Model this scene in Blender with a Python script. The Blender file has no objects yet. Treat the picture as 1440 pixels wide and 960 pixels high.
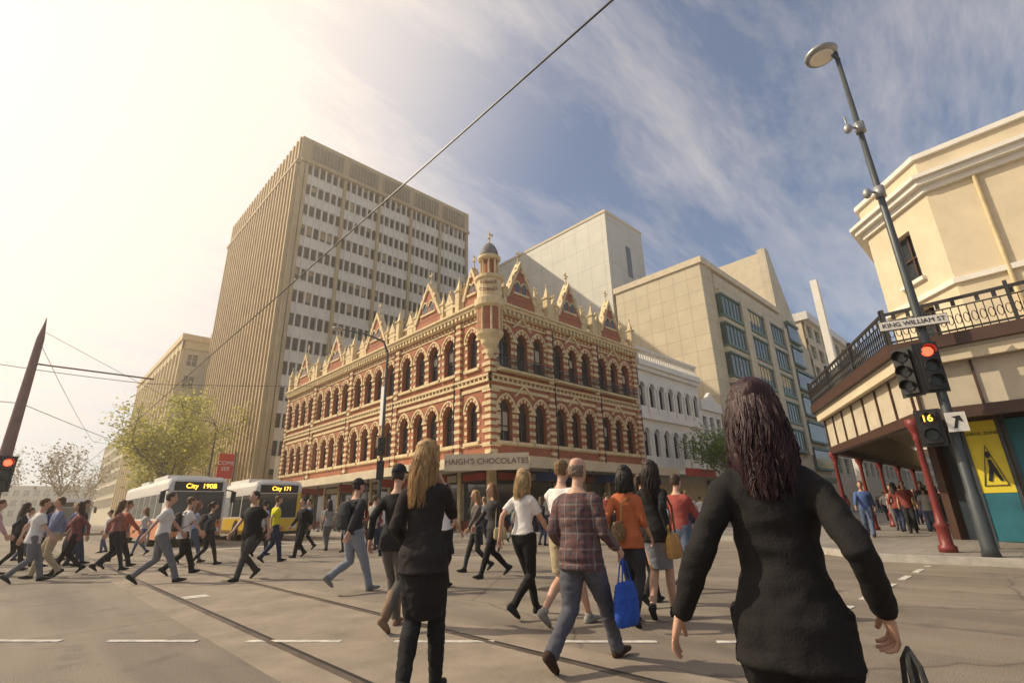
import bpy,math,random,bmesh
from mathutils import Vector,Matrix,noise
random.seed(7)
S=bpy.context.scene
R=math.radians
PEND=[]
def LINK(o): PEND.append(o)
# ---------------------------------------------------------------- materials
def nd(nt,t,**k):
    n=nt.nodes.new(t)
    for a,b in k.items(): setattr(n,a,b)
    return n
def mat(name,c,rough=.8,metal=0,amt=.18,sc=3.0,bump=0,bsc=40,emit=None,spec=.4,c2=None,stretch=None,trans=0):
    m=bpy.data.materials.new(name);m.use_nodes=True;nt=m.node_tree
    b=nt.nodes['Principled BSDF'];b.inputs['Roughness'].default_value=rough
    b.inputs['Metallic'].default_value=metal;b.inputs['Specular IOR Level'].default_value=spec
    tc=nd(nt,'ShaderNodeTexCoord');vec=tc.outputs['Object']
    if stretch:
        mp=nd(nt,'ShaderNodeMapping');mp.inputs['Scale'].default_value=stretch
        nt.links.new(vec,mp.inputs[0]);vec=mp.outputs[0]
    n=nd(nt,'ShaderNodeTexNoise');n.inputs['Scale'].default_value=sc;n.inputs['Detail'].default_value=6;n.inputs['Roughness'].default_value=.62
    nt.links.new(vec,n.inputs['Vector'])
    r=nd(nt,'ShaderNodeValToRGB');r.color_ramp.elements[0].position=.3;r.color_ramp.elements[1].position=.7
    a=[max(0,x*(1-amt)) for x in c];d=[min(1,x*(1+amt)) for x in (c2 or c)]
    r.color_ramp.elements[0].color=(*a,1);r.color_ramp.elements[1].color=(*d,1)
    nt.links.new(n.outputs[0],r.inputs[0]);nt.links.new(r.outputs[0],b.inputs['Base Color'])
    if bump:
        n2=nd(nt,'ShaderNodeTexNoise');n2.inputs['Scale'].default_value=bsc;n2.inputs['Detail'].default_value=5
        nt.links.new(vec,n2.inputs['Vector'])
        bp=nd(nt,'ShaderNodeBump');bp.inputs['Strength'].default_value=bump;bp.inputs['Distance'].default_value=.02
        nt.links.new(n2.outputs[0],bp.inputs['Height']);nt.links.new(bp.outputs[0],b.inputs['Normal'])
    if emit:
        b.inputs['Emission Color'].default_value=(*emit[0],1);b.inputs['Emission Strength'].default_value=emit[1]
    if trans:
        t=nd(nt,'ShaderNodeBsdfTranslucent');nt.links.new(r.outputs[0],t.inputs[0]);mx=nd(nt,'ShaderNodeMixShader');mx.inputs[0].default_value=trans
        nt.links.new(b.outputs[0],mx.inputs[1]);nt.links.new(t.outputs[0],mx.inputs[2]);nt.links.new(mx.outputs[0],nt.nodes['Material Output'].inputs[0])
    return m
def tiles(name,c1,c2,mort,w,h,ms=.02,rough=.8,axis=None,off=.5,amt=.2):
    m=bpy.data.materials.new(name);m.use_nodes=True;nt=m.node_tree;b=nt.nodes['Principled BSDF']
    b.inputs['Roughness'].default_value=rough
    g=nd(nt,'ShaderNodeNewGeometry');sp=nd(nt,'ShaderNodeSeparateXYZ');nt.links.new(g.outputs['Position'],sp.inputs[0])
    cb=nd(nt,'ShaderNodeCombineXYZ')
    if axis=='g':
        nt.links.new(sp.outputs[0],cb.inputs[0]);nt.links.new(sp.outputs[1],cb.inputs[1])
    else:
        ad=nd(nt,'ShaderNodeMath',operation='ADD');nt.links.new(sp.outputs[0],ad.inputs[0]);nt.links.new(sp.outputs[1],ad.inputs[1])
        nt.links.new(ad.outputs[0],cb.inputs[0]);nt.links.new(sp.outputs[2],cb.inputs[1])
    br=nd(nt,'ShaderNodeTexBrick');br.offset=off
    br.inputs['Scale'].default_value=1;br.inputs['Brick Width'].default_value=w;br.inputs['Row Height'].default_value=h
    br.inputs['Mortar Size'].default_value=ms;br.inputs['Mortar Smooth'].default_value=.2
    br.inputs['Color1'].default_value=(*c1,1);br.inputs['Color2'].default_value=(*c2,1);br.inputs['Mortar'].default_value=(*mort,1)
    nt.links.new(cb.outputs[0],br.inputs['Vector'])
    n=nd(nt,'ShaderNodeTexNoise');n.inputs['Scale'].default_value=.6;n.inputs['Detail'].default_value=8
    nt.links.new(g.outputs['Position'],n.inputs['Vector'])
    r=nd(nt,'ShaderNodeValToRGB');r.color_ramp.elements[0].position=.3;r.color_ramp.elements[1].position=.7
    r.color_ramp.elements[0].color=(1-amt,)*3+(1,);r.color_ramp.elements[1].color=(1,1,1,1)
    nt.links.new(n.outputs[0],r.inputs[0])
    mx=nd(nt,'ShaderNodeMix',data_type='RGBA',blend_type='MULTIPLY');mx.inputs[0].default_value=1
    nt.links.new(br.outputs[0],mx.inputs[6]);nt.links.new(r.outputs[0],mx.inputs[7]);nt.links.new(mx.outputs[2],b.inputs['Base Color'])
    return m
M={}
M['brick']=tiles('red_brick',(.44,.135,.06),(.34,.095,.045),(.42,.25,.15),.23,.085,.006)
M['cream']=mat('cream_render',(.66,.52,.30),.75,amt=.2,sc=2.5,bump=.15,bsc=20)
M['cream_l']=mat('light_render',(.64,.54,.38),.75,amt=.1,sc=1.2,bump=.1,bsc=20)
M['tan']=mat('tan_concrete',(.47,.355,.21),.85,amt=.15,sc=.6,bump=.1,bsc=8)
M['white']=mat('white_paint',(.74,.70,.63),.6,amt=.08,sc=2)
M['spandrel']=mat('white_panel',(.76,.70,.60),.6,amt=.1,sc=.5)
M['glass']=mat('window_glass',(.035,.045,.055),.08,amt=.5,sc=.35,spec=.9)
M['glass_t']=mat('tower_glass',(.045,.035,.03),.15,amt=.6,sc=.4,spec=.35)
M['glass_g']=mat('green_glass',(.05,.085,.075),.1,amt=.5,sc=.4,spec=.8)
M['iron']=mat('dark_iron',(.03,.028,.028),.5,amt=.2)
M['slate']=mat('slate_roof',(.16,.15,.15),.7,amt=.25,sc=4)
M['panel_w']=tiles('white_facade_panel',(.64,.61,.52),(.61,.58,.49),(.40,.38,.33),2.4,3.4,.035,.6,off=0,amt=.12)
M['panel_b']=tiles('beige_facade_panel',(.62,.53,.37),(.59,.50,.35),(.36,.30,.21),1.8,1.8,.03,.7,off=0,amt=.15)
M['green']=mat('green_metal',(.09,.15,.11),.5,amt=.15)
M['brownp']=mat('brown_panel',(.24,.19,.14),.7,amt=.2,sc=1)
M['metalroof']=mat('grey_metal_roof',(.42,.44,.46),.5,metal=.2,amt=.1)
M['pave']=tiles('paving_slabs',(.30,.27,.24),(.26,.235,.21),(.16,.14,.12),.6,.4,.008,.85,axis='g',amt=.35)
M['kerb']=mat('kerb_stone',(.38,.35,.31),.85,amt=.2,sc=5)
M['rail']=mat('steel_rail',(.20,.17,.15),.4,metal=.7,amt=.3)
M['paint']=mat('road_paint',(.50,.47,.42),.8,amt=.4,sc=7)
M['pole']=mat('grey_pole',(.07,.08,.085),.45,metal=.3,amt=.15)
M['polel']=mat('galvanised_pole',(.33,.33,.33),.45,metal=.5,amt=.15)
M['red_paint']=mat('dark_red_paint',(.18,.03,.025),.45,amt=.15)
M['lipm']=mat('lip_colour',(.35,.12,.10),.5,amt=.1)
M['brown_tr']=mat('brown_trim',(.07,.035,.025),.5,amt=.15)
M['mauve']=mat('weathered_mast_paint',(.22,.13,.12),.6,amt=.2)
M['black']=mat('black_plastic',(.02,.02,.02),.45,amt=.2)
M['ply']=mat('yellow_poster',(.75,.60,.05),.5,amt=.05)
M['teal']=mat('teal_hoarding',(.03,.16,.20),.5,amt=.3,sc=1.5)
M['redlit']=mat('red_lens',(.5,.02,.02),.3,emit=((1,.05,.02),6))
M['amberlit']=mat('amber_led',(.5,.3,.02),.3,emit=((1,.5,.05),4))
M['lens_off']=mat('dark_lens',(.03,.04,.035),.2)
M['bark']=mat('bark',(.18,.14,.10),.9,amt=.3,sc=8)
M['leaf']=mat('spring_leaves',(.34,.33,.05),.6,amt=.35,sc=1.2,c2=(.50,.46,.09),trans=.5)
M['leaf2']=mat('green_leaves',(.12,.20,.03),.6,amt=.4,sc=1.2,trans=.4)
M['twig']=mat('bare_twigs',(.38,.31,.21),.9,amt=.3,sc=2)
M['soffit']=mat('cream_soffit',(.52,.45,.34),.7,amt=.1)
M['interior']=mat('shop_interior',(.10,.075,.05),.6,amt=.6,sc=1.5)
M['signred']=mat('shop_sign_red',(.40,.05,.04),.5,amt=.1);M['signblue']=mat('shop_sign_blue',(.05,.10,.28),.5,amt=.1)
# ---------------------------------------------------------------- mesh helpers
class MB:
    def __init__(s): s.v=[];s.f=[]
    def add(s,vs,fs):
        n=len(s.v);s.v+=[tuple(p) for p in vs];s.f+=[tuple(i+n for i in f) for f in fs]
    def hexa(s,p): s.add(p,[(3,2,1,0),(4,5,6,7),(0,1,5,4),(1,2,6,5),(2,3,7,6),(3,0,4,7)])
    def box(s,x0,x1,y0,y1,z0,z1):
        s.hexa([(x0,y0,z0),(x1,y0,z0),(x1,y1,z0),(x0,y1,z0),(x0,y0,z1),(x1,y0,z1),(x1,y1,z1),(x0,y1,z1)])
    def fbox(s,F,u0,u1,z0,z1,n0,n1):
        s.hexa([F(u0,z0,n0),F(u1,z0,n0),F(u1,z0,n1),F(u0,z0,n1),F(u0,z1,n0),F(u1,z1,n0),F(u1,z1,n1),F(u0,z1,n1)])
    def fprism(s,F,poly,n0,n1):
        k=len(poly);vs=[F(u,z,n0) for u,z in poly]+[F(u,z,n1) for u,z in poly]
        fs=[tuple(range(k))[::-1],tuple(range(k,2*k))]+[(i,(i+1)%k,k+(i+1)%k,k+i) for i in range(k)]
        s.add(vs,fs)
    def quad(s,*p): s.add(p,[tuple(range(len(p)))])
    def prism(s,poly,z0,z1):
        k=len(poly);vs=[(x,y,z0) for x,y in poly]+[(x,y,z1) for x,y in poly]
        s.add(vs,[tuple(range(k))[::-1],tuple(range(k,2*k))]+[(i,(i+1)%k,k+(i+1)%k,k+i) for i in range(k)])
    def tube(s,pts,rad,n=8,ref=None,cap=True):
        pts=[Vector(p) for p in pts];k=len(pts);vs=[];prev=None
        cs=[(math.cos(2*math.pi*j/n),math.sin(2*math.pi*j/n)) for j in range(n)]
        for i,p in enumerate(pts):
            t=(pts[min(i+1,k-1)]-pts[max(i-1,0)])
            t=t.normalized() if t.length>1e-9 else Vector((0,0,1))
            r0=Vector(ref) if ref is not None else (prev if prev is not None else (Vector((1,0,0)) if abs(t.x)<.8 else Vector((0,1,0))))
            a=(r0-t*r0.dot(t))
            if a.length<1e-6: a=t.orthogonal()
            a.normalize();b=t.cross(a);prev=a
            r=rad[i] if isinstance(rad,(list,tuple)) else rad
            ra,rb=(r if isinstance(r,(list,tuple)) else (r,r))
            a=a*ra;b=b*rb
            for c,d in cs: vs.append((p.x+a.x*c+b.x*d,p.y+a.y*c+b.y*d,p.z+a.z*c+b.z*d))
        fs=[]
        for i in range(k-1):
            for j in range(n): fs.append((i*n+j,i*n+(j+1)%n,(i+1)*n+(j+1)%n,(i+1)*n+j))
        if cap: fs+=[tuple(range(n))[::-1],tuple((k-1)*n+j for j in range(n))]
        s.add(vs,fs)
    def lathe(s,c,prof,n=16):
        vs=[];k=len(prof)
        for r,z in prof:
            for j in range(n):
                th=2*math.pi*j/n;vs.append((c[0]+r*math.cos(th),c[1]+r*math.sin(th),c[2]+z))
        fs=[(i*n+j,i*n+(j+1)%n,(i+1)*n+(j+1)%n,(i+1)*n+j) for i in range(k-1) for j in range(n)]
        fs+=[tuple(range(n))[::-1],tuple((k-1)*n+j for j in range(n))];s.add(vs,fs)
    def ell(s,c,r,n=12,m=8):
        s.tube([(c[0],c[1],c[2]-r[2]*math.cos(math.pi*(i+.15)/(m+.3))) for i in range(m+1)],
               [(max(.001,r[0]*math.sin(math.pi*(i+.15)/(m+.3))),max(.001,r[1]*math.sin(math.pi*(i+.15)/(m+.3)))) for i in range(m+1)],n,ref=(1,0,0))
def mk_mesh(name,mb,m,loc=(0,0,0),smooth=False):
    me=bpy.data.meshes.new(name)
    me.from_pydata([(v[0]-loc[0],v[1]-loc[1],v[2]-loc[2]) for v in mb.v],[],mb.f)
    bm=bmesh.new();bm.from_mesh(me);bmesh.ops.recalc_face_normals(bm,faces=bm.faces);bm.to_mesh(me);bm.free()
    me.materials.append(m)
    if smooth: me.polygons.foreach_set('use_smooth',[True]*len(me.polygons))
    return me
class Obj:
    def __init__(s,name,loc=(0,0,0),rot=0,local=False):
        s.e=bpy.data.objects.new(name,None);LINK(s.e)
        s.e.location=loc;s.e.rotation_euler=(0,0,rot);s.e.empty_display_size=.2
        s.loc=(0,0,0) if local else loc;s.parts={};s.kids=[]
    def p(s,name,m,smooth=False):
        if name not in s.parts: s.parts[name]=(MB(),m,smooth)
        return s.parts[name][0]
    def attach(s,name,me):
        o=bpy.data.objects.new(name,me);LINK(o);o.parent=s.e;s.kids.append(o);return o
    def done(s):
        for k,(mb,m,sm) in s.parts.items():
            if mb.v: s.attach(k,mk_mesh(k,mb,M[m] if isinstance(m,str) else m,s.loc,sm))
        return s.e
def single(name,mb,m,loc=(0,0,0),smooth=False):
    o=bpy.data.objects.new(name,mk_mesh(name,mb,M[m] if isinstance(m,str) else m,loc,smooth));o.location=loc;LINK(o);return o
def text(s,parent,name,size,loc,rot,m,extrude=.01):
    c=bpy.data.curves.new(name,'FONT');c.body=s;c.size=size;c.extrude=extrude;c.align_x='CENTER';c.align_y='CENTER'
    c.materials.append(M[m]);o=bpy.data.objects.new(name,c);LINK(o)
    o.parent=parent;o.location=Vector(loc)-parent.location;o.rotation_euler=rot;return o
def frame(ox,oy,ux,uy,nx,ny):
    return lambda u,z,n:(ox+ux*u+nx*n,oy+uy*u+ny*n,z)
# ---------------------------------------------------------------- ground
mb=MB();mb.quad((-1500,-1500,0),(1500,-1500,0),(1500,1500,0),(-1500,1500,0))
m=bpy.data.materials.new('asphalt');m.use_nodes=True;nt=m.node_tree;b=nt.nodes['Principled BSDF']
g=nd(nt,'ShaderNodeNewGeometry')
def noi(sc,det=6,st=None):
    n=nd(nt,'ShaderNodeTexNoise');n.inputs['Scale'].default_value=sc;n.inputs['Detail'].default_value=det
    v=g.outputs['Position']
    if st:
        mp=nd(nt,'ShaderNodeMapping');mp.inputs['Scale'].default_value=st;nt.links.new(v,mp.inputs[0]);v=mp.outputs[0]
    nt.links.new(v,n.inputs['Vector']);return n
def ramp(n,a,b_,pa=.35,pb=.65):
    r=nd(nt,'ShaderNodeValToRGB');r.color_ramp.elements[0].position=pa;r.color_ramp.elements[1].position=pb
    r.color_ramp.elements[0].color=(*a,1);r.color_ramp.elements[1].color=(*b_,1);nt.links.new(n.outputs[0],r.inputs[0]);return r
def mul(a,b_):
    x=nd(nt,'ShaderNodeMix',data_type='RGBA',blend_type='MULTIPLY');x.inputs[0].default_value=1
    nt.links.new(a,x.inputs[6]);nt.links.new(b_,x.inputs[7]);return x.outputs[2]
c=ramp(noi(.35),(.20,.165,.13),(.27,.225,.175)).outputs[0]
c=mul(c,ramp(noi(90,3),(.55,.55,.55),(1.3,1.3,1.3),.3,.7).outputs[0])
c=mul(c,ramp(noi(.9,8,(1.5,.15,1)),(.72,.72,.72),(1.05,1.05,1.05),.35,.6).outputs[0])
c=mul(c,ramp(noi(2.2,10),(.75,.75,.75),(1.0,1.0,1.0),.32,.45).outputs[0])
vo_=nd(nt,'ShaderNodeTexVoronoi',feature='DISTANCE_TO_EDGE');vo_.inputs['Scale'].default_value=.28
nz=noi(1.5,6);ad=nd(nt,'ShaderNodeMix',data_type='RGBA');ad.inputs[0].default_value=.25;nt.links.new(g.outputs['Position'],ad.inputs[6]);nt.links.new(nz.outputs[1],ad.inputs[7]);nt.links.new(ad.outputs[2],vo_.inputs['Vector'])
c=mul(c,ramp(vo_,(.55,.53,.51),(1,1,1),.0,.005).outputs[0])
nt.links.new(c,b.inputs['Base Color']);b.inputs['Roughness'].default_value=.85
bp=nd(nt,'ShaderNodeBump');bp.inputs['Strength'].default_value=.6;bp.inputs['Distance'].default_value=.01
nt.links.new(noi(120,4).outputs[0],bp.inputs['Height']);nt.links.new(bp.outputs[0],b.inputs['Normal'])
M['asphalt']=m
single('road_ground',mb,'asphalt')
mb=MB()
M['trackbed']=mat('track_concrete',(.25,.205,.16),.85,amt=.25,sc=1.5,bump=.3,bsc=60)
mb.box(1.75,4.0,-60,300,-.1,.004);single('tram_track_bed',mb,'trackbed')
o=Obj('tram_track')
for x in (2.15,3.6,-1.15,-2.6):
    o.p('rails','rail').box(x-.03,x+.03,-60,300,-.05,.010)
    o.p('grooves','black').box(x+.034,x+.075,-60,300,-.05,.0075)
o.done()
o=Obj('road_marking');pm=o.p('dashes','paint')
def dash(x0,y0,x1,y1,w=.06,l=.9,gap=.7,z=.009):
    a=Vector((x0,y0));d=Vector((x1,y1))-a;L=d.length;d.normalize();n=Vector((-d.y,d.x))*w;t=0
    while t<L:
        p=a+d*t;q=a+d*min(L,t+l);pm.hexa([(*(p-n),z-.008),(*(q-n),z-.008),(*(q+n),z-.008),(*(p+n),z-.008),(*(p-n),z),(*(q-n),z),(*(q+n),z),(*(p+n),z)]);t+=l+gap
dash(-3,12,5.2,2.3,.04,1.0,.55)
dash(4.7,2.1,13.2,2.1,.05,.6,.6)
dash(-8,20,14.5,20,.06,.6,.6)
for x in (6.9,10.2,-5): dash(x,26,x,200,.06,3,3)
dash(4.4,24,14.6,24,.2,12,1)
o.done()
mb=MB();mb.lathe((6.6,5.9,0),[(.33,-.02),(.33,.006)],24);single('manhole_cover',mb,'rail')
mb=MB();mb.box(2.25,2.6,9.9,10.2,-.02,.0085);single('track_cover_plate',mb,'paint')
def pav(name,poly,z=.14):
    o=Obj(name);o.p('slabs','pave').prism(poly,-.2,z)
    k=len(poly);kb=o.p('kerb','kerb')
    for i in range(k):
        a=Vector(poly[i]);b_=Vector(poly[(i+1)%k]);d=(b_-a).normalized();n=Vector((d.y,-d.x))*.16
        kb.prism([tuple(a),tuple(a+n),tuple(b_+n),tuple(b_)],-.2,z+.006)
    o.done()
pav('pavement',[(13.7,-60),(200,-60),(200,22.5),(200,300),(15.2,300),(15.2,24),(17.5,20),(19.2,17),(19.2,8),(17.2,6.3),(15,4.2),(13.9,3)])
pav('pavement',[(-120,-60),(-15,-60),(-15,300),(-120,300)])
# ---------------------------------------------------------------- arcaded heritage building
def apts(uc,zs,r,k=1.25,n=6):
    Rr=k*r;c=Rr-r;h=math.sqrt(Rr*Rr-c*c);am=math.atan2(h,c);L=[]
    for i in range(n+1):
        a=am*i/n;L.append((uc+c-Rr*math.cos(a),zs+Rr*math.sin(a)))
    return L+[(2*uc-u,z) for u,z in L[-2::-1]]
def wall_arch(mb,F,u0,u1,z0,z1,uc,r,sill,zs,dep,k=1.25,n=6):
    P=apts(uc,zs,r,k,n)
    mb.quad(F(u0,z0,0),F(uc-r,z0,0),F(uc-r,z1,0),F(u0,z1,0));mb.quad(F(uc+r,z0,0),F(u1,z0,0),F(u1,z1,0),F(uc+r,z1,0))
    mb.quad(F(uc-r,z0,0),F(uc+r,z0,0),F(uc+r,sill,0),F(uc-r,sill,0))
    for (a,b_) in zip(P[:-1],P[1:]): mb.quad(F(*a,0),F(*b_,0),F(b_[0],z1,0),F(a[0],z1,0))
    Q=[(uc-r,sill)]+P+[(uc+r,sill)]
    for i in range(len(Q)):
        a=Q[i];b_=Q[(i+1)%len(Q)];mb.quad(F(*a,0),F(*b_,0),F(*b_,-dep),F(*a,-dep))
def arch_ring(mbs,F,uc,zs,r,w,n0,n1,k=1.25,n=6):
    P=apts(uc,zs,r,k,n);Q=apts(uc,zs,r+w,k,n)
    for i in range(len(P)-1):
        mbs[i%len(mbs)].fprism(F,[P[i],P[i+1],Q[i+1],Q[i]],n0,n1)
rw_=random.Random(11)
def window_fill(o,F,uc,r,sill,zs,dep,k=1.25):
    P=apts(uc,zs,r,k,5)
    o.p('window_glass','glass').quad(*[F(u,z,-dep+.02) for u,z in [(uc-r,sill)]+P+[(uc+r,sill)]])
    fm=o.p('window_frames','brown_tr')
    fm.fbox(F,uc-.03,uc+.03,sill,zs+r*.9,-dep+.03,-dep+.09)
    fm.fbox(F,uc-r+.002,uc+r-.002,zs-.08,zs,-dep+.031,-dep+.10)
    fm.fbox(F,uc-r+.001,uc-r+.06,sill,zs,-dep+.032,-dep+.1);fm.fbox(F,uc+r-.06,uc+r-.001,sill,zs,-dep+.032,-dep+.1)
    fm.fbox(F,uc-r+.062,uc+r-.062,(sill+zs)/2-.03,(sill+zs)/2+.03,-dep+.034,-dep+.1)
    if rw_.random()<.3:
        h=rw_.uniform(.3,.75)*(zs-sill);o.p('blinds','soffit').quad(F(uc-r+.06,zs-h,-dep+.025),F(uc+r-.06,zs-h,-dep+.025),F(uc+r-.06,zs-.08,-dep+.025),F(uc-r+.06,zs-.08,-dep+.025))
def finial(mb,F,u,z,h,n=.0,r=.07):
    x,y,_=F(u,z,n)
    mb.lathe((x,y,z),[(r*1.6,0),(r*.7,h*.15),(r*.5,h*.45),(r*1.7,h*.5),(r*.6,h*.58),(r*.45,h*.8),(r*1.2,h*.86),(.01,h)],8)
    mb.fbox(F,u-r*3.2,u+r*3.2,z+h*.66,z+h*.73,n-r*.5,n+r*.5)
def gable(o,F,uc,w,zb,h,fh=1.1):
    br=o.p('gable_brick','brick');cr=o.p('trim','cream')
    r=w*.15;zs=zb+h*.28
    br.fprism(F,[(uc-w/2,zb),(uc+w/2,zb),(uc,zb+h)],-.35,.05)
    d=.2
    for sgn in (-1,1):
        cr.fprism(F,[(uc+sgn*(w/2+.02),zb),(uc+sgn*(w/2+d+.08),zb),(uc,zb+h+d*2.0),(uc,zb+h)],-.42,.17)
        for t in (.2,.4,.6,.8):
            uu=uc+sgn*(w/2+d)*(1-t);zz=zb+(h+d*1.6)*t+.07
            x,y,_=F(uu,zz,-.1);cr.ell((x,y,zz+.03),(.085,.085,.12),6,4)
    cr.fprism(F,[(uc-r*2.1,zs-.35),(uc+r*2.1,zs-.35),(uc+r*2.1,zs-.2),(uc-r*2.1,zs-.2)],.05,.16)
    for s_ in (-.52,.52):
        P=apts(uc+s_*r*1.7,zs+.35,r*.6,1.3,4)
        o.p('window_glass','glass').quad(*[F(u,z,.056) for u,z in [(P[0][0],zs-.15)]+P+[(P[-1][0],zs-.15)]])
        arch_ring([cr],F,uc+s_*r*1.7,zs+.35,r*.6,.09,.05,.13,1.3,4)
    arch_ring([cr,br],F,uc,zs+.45,r*2.0,.16,.051,.15,1.4,6)
    finial(cr,F,uc,zb+h+d*1.6,fh,-.12,.075)
def pinnacle(o,F,u,z0,z1,w=.34,n=.1,cap=1.2):
    cr=o.p('trim','cream');cr.fbox(F,u-w/2,u+w/2,z0,z1,n-w/2,n+w/2)
    cr.fbox(F,u-w/2-.07,u+w/2+.07,z1,z1+.12,n-w/2-.07,n+w/2+.07)
    a=w*.45;cr.add([F(u-a,z1+.12,n-a),F(u+a,z1+.12,n-a),F(u+a,z1+.12,n+a),F(u-a,z1+.12,n+a),F(u,z1+.12+cap,n)],[(0,1,4),(1,2,4),(2,3,4),(3,0,4)])
    x,y,_=F(u,z1,n);cr.ell((x,y,z1+.1+cap),(.09,.09,.11),6,4)
def heritage_facade(o,F,L,edges,wins,gables,minis,iron=False):
    wl=o.p('brick_walls','brick');cr=o.p('trim','cream');vb=o.p('brick_voussoirs','brick')
    for fl,(z0,z1,sill,zs) in enumerate(((4.2,9.1,5.30,7.25),(9.1,13.9,10.0,11.95))):
        xs=sorted(wins);b0=0
        for i,(uc,r,kind) in enumerate(xs):
            b1=L if i==len(xs)-1 else (uc+xs[i+1][0])/2
            wall_arch(wl,F,b0,b1,z0,z1,uc,r,sill,zs,.4);b0=b1
            window_fill(o,F,uc,r,sill,zs,.4)
            arch_ring([cr,vb],F,uc,zs,r,.18,.0,.07);arch_ring([cr],F,uc,zs,r+.182,.10,.0,.12)
            cr.fbox(F,uc-r-.24,uc+r+.24,sill-.22,sill-.02,.0,.17)
            for sg in (-1,1):
                z=sill+.02;i2=0
                while z<zs-.12:
                    if i2%2==0:
                        a,b_=sorted((uc+sg*(r+.005),uc+sg*(r+.24)));cr.fbox(F,a,b_,z,z+.22,.0,.045)
                    z+=.24;i2+=1
                a,b_=sorted((uc+sg*(r-.02),uc+sg*(r+.26)));cr.fbox(F,a,b_,zs-.14,zs-.003,.0,.14)
            if kind=='p':
                cr.fprism(F,[(uc-r-.42,zs+.9),(uc-r-.28,zs+.9),(uc,zs+1.62),(uc,zs+1.85)],.0,.16)
                cr.fprism(F,[(uc+r+.42,zs+.9),(uc+r+.28,zs+.9),(uc,zs+1.62),(uc,zs+1.85)],.0,.16)
            if iron and fl==1:
                ir=o.p('iron_balconies','iron');u0,u1=uc-r-.25,uc+r+.25
                cr.fbox(F,u0,u1,9.62,9.74,.125,.6)
                ir.fbox(F,u0,u1,10.42,10.47,.55,.59);ir.fbox(F,u0,u1,9.78,9.81,.55,.59)
                u=u0
                while u<=u1: ir.fbox(F,u,u+.022,9.74,10.42,.56,.58);u+=.11
                for uu in (u0,u1-.04): ir.fbox(F,uu,uu+.04,10.42,10.46,.12,.55)
    for (a,b_,n) in ((4.2,4.5,.12),(5.02,5.12,.06),(8.45,8.67,.07),(8.9,9.05,.14),(9.25,9.4,.16),(13.15,13.27,.06),(13.6,13.9,.2),(13.9,14.12,.42),(14.12,14.26,.55)):
        cr.fbox(F,-n,L+.02,a,b_,-.02,n)
    u=.1
    while u<L: cr.fbox(F,u,u+.2,13.62,13.88,.2,.38);cr.fbox(F,u,u+.12,9.06,9.24,.0,.13);u+=.42
    u=.1
    while u<L-.3:
        cr.fprism(F,[(u,13.42),(u+.14,13.3),(u+.28,13.42),(u+.14,13.54)],.0,.035);u+=.42
    for e in edges:
        for z0,z1 in ((4.5,8.9),(9.4,13.6)):
            vb.fbox(F,e-.24,e+.24,z0,z1,.0,.17)
            z=z0+.1;i=0
            while z<z1-.25:
                w=.30 if i%2 else .25
                cr.fbox(F,e-w,e+w,z,z+.22,.0,.2);z+=.46;i+=1
        pinnacle(o,F,e,13.9,15.9,.42,.12,1.0)
        o.p('downpipes','iron').tube([F(e+.42,4.3,.12),F(e+.42,13.5,.12)],.06,6)
    vb.fbox(F,0,L,14.26,14.45,-.3,-.02);cr.fbox(F,0,L,15.05,15.22,-.34,.04)
    u=.1
    while u<L-.1: cr.fbox(F,u,u+.13,14.45,15.05,-.22,-.1);u+=.33
    for (uc,w,h) in gables:
        vb.fbox(F,uc-w/2-.05,uc+w/2+.05,14.27,15.03,-.36,.05)
        gable(o,F,uc,w,15.0,h)
        for sg in (-1,1): pinnacle(o,F,uc+sg*(w/2+.28),14.26,15.6,.3,-.05,.8)
    for uc in minis:
        cr.fbox(F,uc-.4,uc+.4,14.27,15.4,-.3,.02)
        cr.fprism(F,[(uc-.5,15.4),(uc+.5,15.4),(uc,16.3)],-.28,.06)
        x,y,_=F(uc,16.3,-.1);cr.ell((x,y,16.4),(.12,.12,.2),6,5)
CX,CY=19.8,22.55
o=Obj('corner_heritage_building',(CX,CY,0))
FL=frame(CX,CY,0,1,-1,0);FR=frame(CX,CY,1,0,0,-1)
LL,LR=34.0,16.6
gw=[(7.0,3.0,2.7),(14.9,3.0,2.7),(22.8,3.0,2.7),(30.4,2.8,2.7),(1.75,1.5,2.0)]
wl=[(1.75,.5,'s')]
for gc in (7.0,14.9,22.8,30.4):
    for d in (-2.75,-.85,.85,2.75): wl.append((gc+d,.6,'s'))
heritage_facade(o,FL,LL,[3.1,10.95,18.85,26.6,33.7],wl,gw,[4.4,9.6,12.3,17.5,20.2,25.3,28.1,32.8])
wr=[];
for gc in (2.85,8.15,13.4):
    wr+=[(gc-1.6,.56,'s'),(gc,.5,'p'),(gc+1.6,.56,'s')]
heritage_facade(o,FR,LR,[5.5,10.8,16.3],wr,[(2.85,2.5,2.7),(8.15,2.5,2.7),(13.4,2.5,2.7)],[4.6,6.4,9.9,11.7,15.2],iron=True)
rw=o.p('rear_walls','cream_l')
rw.quad((CX,CY+LL,0),(CX+LR,CY+LL,0),(CX+LR,CY+LL,15),(CX,CY+LL,15));rw.quad((CX+LR,CY,0),(CX+LR,CY+LL,0),(CX+LR,CY+LL,15),(CX+LR,CY,15))
rf=o.p('roof','slate');rf.box(CX+.5,CX+LR-.1,CY+.5,CY+LL-.1,13.5,14.3)
rf.add([(CX+.8,CY+.8,14.3),(CX+LR-.3,CY+.8,14.3),(CX+LR-.3,CY+LL-.3,14.3),(CX+.8,CY+LL-.3,14.3),(CX+4,CY+4,16.6),(CX+LR-4,CY+4,16.6),(CX+LR-4,CY+LL-4,16.6),(CX+4,CY+LL-4,16.6)],[(0,1,5,4),(1,2,6,5),(2,3,7,6),(3,0,4,7),(4,5,6,7)])
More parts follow.
